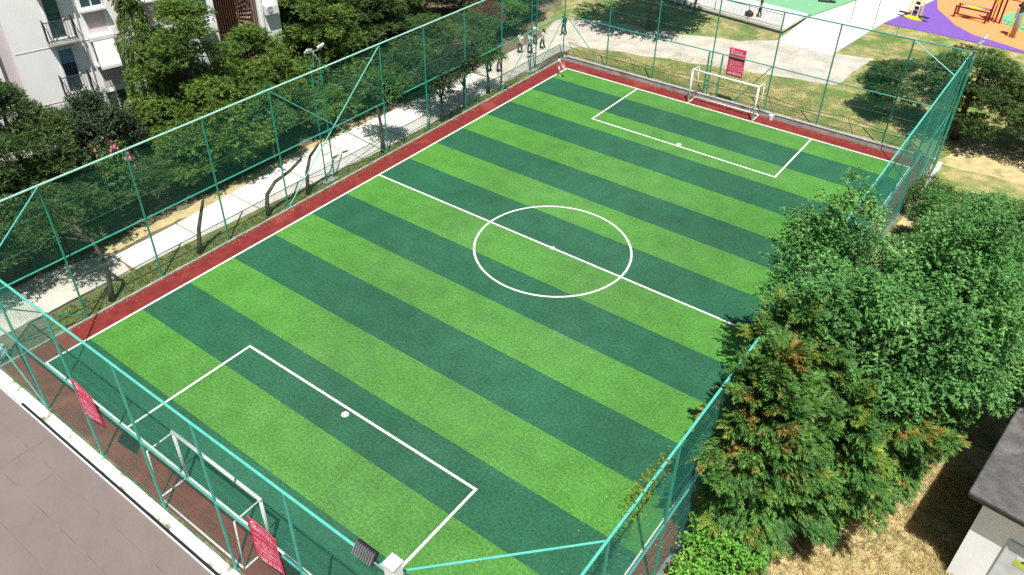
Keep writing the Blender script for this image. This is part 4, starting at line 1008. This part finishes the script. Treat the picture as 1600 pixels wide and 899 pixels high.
def person(label, x, y, rz, h=1.68, top='cwhite', low='cblack', shoe='shoe', hair='short', stride=.16, arms=(.1, .1), reach=False, sit=False, z=0, shorts=False, sleeve='short', group='people around the pitch'):
    t = thing('person', label, 'person', (x, y, z), rz, group)
    s = h/1.70
    hip = .92 if not sit else .50
    P_ = {}
    P_['pel'] = (0, 0, hip); P_['wst'] = (0, -.01, hip+.18); P_['chs'] = (0, 0, hip+.40); P_['nk'] = (0, .0, hip+.55); P_['hd0'] = (0, .03, hip+.62); P_['hd'] = (0, .035, hip+.69); P_['hdt'] = (0, .02, hip+.775)
    for sd, nm in ((-1, 'L'), (1, 'R')):
        st = stride*sd
        P_['hp'+nm] = (sd*.095, 0, hip-.05)
        if sit: P_['kn'+nm] = (sd*.13, .42, hip+.02); P_['an'+nm] = (sd*.13, .44, .07); P_['to'+nm] = (sd*.14, .60, .03)
        else: P_['kn'+nm] = (sd*.10, st*.5+.05, .50); P_['an'+nm] = (sd*.10, st-.03, .08); P_['to'+nm] = (sd*.115, st+.14, .03)
        P_['sh'+nm] = (sd*.18, 0, hip+.48)
        aw = arms[0 if sd < 0 else 1]
        if reach and sd > 0: P_['el'+nm] = (.30, .22, hip+.36); P_['wr'+nm] = (.34, .46, hip+.34); P_['ha'+nm] = (.35, .53, hip+.33)
        elif sit: P_['el'+nm] = (sd*.24, .08, hip+.24); P_['wr'+nm] = (sd*.16, .30, hip+.14); P_['ha'+nm] = (sd*.12, .38, hip+.13)
        else: P_['el'+nm] = (sd*.24, -.03-aw*.3*sd, hip+.21); P_['wr'+nm] = (sd*.25, .06-aw*.8*sd, hip-.03); P_['ha'+nm] = (sd*.25, .08-aw*.95*sd, hip-.10)
    names = list(P_); ix = {n: i for i, n in enumerate(names)}
    RR = dict(pel=.115, wst=.105, chs=.13, nk=.055, hd0=.062, hd=.088, hdt=.058)
    for nm in 'LR': RR.update({'hp'+nm: .088, 'kn'+nm: .058, 'an'+nm: .040, 'to'+nm: .032, 'sh'+nm: .055, 'el'+nm: .040, 'wr'+nm: .027, 'ha'+nm: .030})
    E = [('pel', 'wst'), ('wst', 'chs'), ('chs', 'nk'), ('nk', 'hd0'), ('hd0', 'hd'), ('hd', 'hdt')]
    for nm in 'LR': E += [('pel', 'hp'+nm), ('hp'+nm, 'kn'+nm), ('kn'+nm, 'an'+nm), ('an'+nm, 'to'+nm), ('chs', 'sh'+nm), ('sh'+nm, 'el'+nm), ('el'+nm, 'wr'+nm), ('wr'+nm, 'ha'+nm)]
    V = [tuple(c*s for c in P_[n]) for n in names]
    body = skin_mesh('body', V, [(ix[a], ix[c]) for a, c in E], [RR[n]*s for n in names], 'skin', t)
    def cloth(name, sel, edges, grow, m, extra=None, parent=t):
        vv = [tuple(c*s for c in P_[n]) if isinstance(n, str) else tuple(c*s for c in n) for n in sel]
        return skin_mesh(name, vv, edges, [g_*s for g_ in grow], m, parent)
    def lerp(a, c, f): return tuple(P_[a][i]+(P_[c][i]-P_[a][i])*f for i in range(3))
    f = 1.0 if sleeve == 'long' else .75
    sel = ['pel', 'wst', 'chs', lerp('chs', 'nk', .55)]; ed = [(0, 1), (1, 2), (2, 3)]; gr = [.135, .125, .15, .09]
    for nm in 'LR':
        n = len(sel); sel += ['sh'+nm, lerp('sh'+nm, 'el'+nm, f)]; ed += [(2, n), (n, n+1)]; gr += [.07, .058]
        if sleeve == 'long': sel += [lerp('el'+nm, 'wr'+nm, .95)]; ed += [(n+1, n+2)]; gr += [.042]
    cloth('shirt', sel, ed, gr, top)
    sel = [lerp('pel', 'wst', .35), 'pel']; ed = [(0, 1)]; gr = [.118, .128]
    for nm in 'LR':
        n = len(sel); k = lerp('hp'+nm, 'kn'+nm, .95) if shorts else 'kn'+nm
        sel += ['hp'+nm, k]; ed += [(1, n), (n, n+1)]; gr += [.102, .075]
        if not shorts: sel += [lerp('kn'+nm, 'an'+nm, .92)]; ed += [(n+1, n+2)]; gr += [.058]
    cloth('trousers', sel, ed, gr, low)
    for nm in 'LR':
        cloth('shoe', [lerp('an'+nm, 'to'+nm, -.1), lerp('an'+nm, 'to'+nm, .5), lerp('an'+nm, 'to'+nm, 1.15)], [(0, 1), (1, 2)], [.05, .046, .04], shoe)
    hz = P_['hd']
    b = MB(); b.ball((hz[0]*s, (hz[1]-.025)*s, (hz[2]+.03)*s), .108*s, 12, 8, (.92, 1.0, 1.02))
    b.v = [v for v in b.v]
    if hair == 'long': b.tube([(0, -.06*s, (hz[2]+.05)*s), (0, -.10*s, (hz[2]-.12)*s), (0, -.13*s, (hz[2]-.30)*s), (0, -.12*s, (hz[2]-.42)*s)], [.085*s, .10*s, .09*s, .04*s], 8)
    # keep the face clear: cut the ball's front below the brow
    vs = b.v; keep = []
    for fc in b.f:
        c = [sum(vs[i][k] for i in fc)/len(fc) for k in range(3)]
        keep.append(not (c[1] > (hz[1]+.035)*s and c[2] < (hz[2]+.055)*s))
    b.f = [fc for fc, k in zip(b.f, keep) if k]; b.mi = [0]*len(b.f)
    b.build('hair', M['hair'], t, smooth=True)
    return t

person('child in white shirt and shorts on the pitch corner holding out a bag', .3, 38.45, R(-70), 1.5, 'cwhite', 'cwhite', reach=True, shorts=True, stride=.1)
b = MB(); b.box((0, 0, 0), (.30, .16, .32), bev=.05); b.tube([(-.1, 0, .16), (-.06, 0, .27), (.06, 0, .27), (.1, 0, .16)], .014, 6)
o = b.build('bag', M['bagred']); o.location = (.3+.47, 38.45+.14-.28, .82); tag(o, 'red and white bag held out by the child on the pitch', 'bag')
person('woman with long dark hair in white top and black trousers on the plaza', -3.5, 41.9, R(150), 1.62, hair='long', stride=.2)
person('person dressed all in black behind the far corner post', -3.95, 45.6, R(160), 1.75, 'cblack', 'cblack', 'shoed', sleeve='long')
person('student in white shirt and navy trousers walking in front of the group', -3.7, 40.5, R(170), 1.68, 'cwhite', 'cnavy')
person('student in white shirt beside another, half hidden by the tree', -4.35, 40.1, R(190), 1.70, 'cwhite', 'cnavy')
person('student in white shirt at the back of the walking group', -4.5, 42.3, R(175), 1.72, 'cwhite', 'cnavy', stride=.1)
person('student in white shirt and navy trousers by the round crowned tree', -3.4, 36.2, R(200), 1.66, 'cwhite', 'cnavy', stride=.2)
person('student in white shirt under the tree shade by the path edge', -4.0, 35.8, R(160), 1.70, 'cwhite', 'cnavy', stride=.1)
person('person in maroon top and black trousers behind the terrace railing', 7.35, 58.3, R(120), 1.75, 'cmaroon', 'cblack', 'shoed', z=.42, stride=.1)
person('person in maroon top and grey trousers in the plaza tree shade', 1.1, 57.0, R(120), 1.70, 'cmaroon', 'cgrey', z=0, stride=.12)
person('person in maroon top and dark trousers beside the railing in shade', 2.1, 56.9, R(100), 1.72, 'cmaroon', 'cblack', 'shoed', z=0, stride=.1)
b = MB(); b.ball((0, 0, .22), .36, 12, 8, (1.1, .7, .62)); b.tube([(-.2, 0, .38), (-.1, 0, .52), (.1, 0, .52), (.2, 0, .38)], .02, 6)
o = b.build('bag', M['black'], smooth=True); o.location = (6.55, 58.0, .42); tag(o, 'black bag lying on the terrace beside the standing person', 'bag')

# ------------------------------------------------------------------ light, sky, camera
sun_dir = Vector((.255, -.325, 1.0)).normalized()
elev = math.asin(sun_dir.z); az = math.atan2(sun_dir.x, sun_dir.y)
w = bpy.data.worlds.new('World'); sc.world = w; w.use_nodes = True
sky = w.node_tree.nodes.new('ShaderNodeTexSky'); sky.sky_type = 'NISHITA'; sky.sun_disc = False
sky.sun_elevation = elev; sky.sun_rotation = az; sky.dust_density = 1.5
bg = w.node_tree.nodes['Background']; bg.inputs[1].default_value = .052
w.node_tree.links.new(sky.outputs[0], bg.inputs[0])
ld = bpy.data.lights.new('sun', 'SUN'); ld.energy = 5.0; ld.angle = R(.53); ld.color = (1, .96, .90)
lo = bpy.data.objects.new('sun', ld); COL.objects.link(lo); lo.rotation_euler = sun_dir.to_track_quat('Z', 'Y').to_euler(); lo.location = (30, -30, 60)

cd = bpy.data.cameras.new('camera'); cam = bpy.data.objects.new('camera', cd); COL.objects.link(cam); sc.camera = cam
fpx = 1257.83
YAW, PIT, ROL = -.64455, .62331, .00670
fw = Vector((math.sin(YAW)*math.cos(PIT), math.cos(YAW)*math.cos(PIT), -math.sin(PIT))); rt = Vector((math.cos(YAW), -math.sin(YAW), 0)); up = rt.cross(fw)
rt2 = rt*math.cos(ROL)+up*math.sin(ROL); up2 = -rt*math.sin(ROL)+up*math.cos(ROL)
m3 = Matrix((rt2, up2, -fw)).transposed()
cam.matrix_world = Matrix.Translation((30.159, -8.371, 23.486)) @ m3.to_4x4()
cd.sensor_width = 36; cd.lens = fpx/1600*36; cd.shift_x = 20.8/1600; cd.shift_y = -47.6/1600; cd.clip_end = 1000; cd.clip_start = .1
sc.view_settings.view_transform = 'Standard'; sc.view_settings.look = 'None'; sc.view_settings.gamma = 1; sc.view_settings.exposure = .6
sc.render.engine = 'CYCLES'; sc.cycles.use_denoising = False; sc.cycles.max_bounces = 6; sc.cycles.transparent_max_bounces = 8
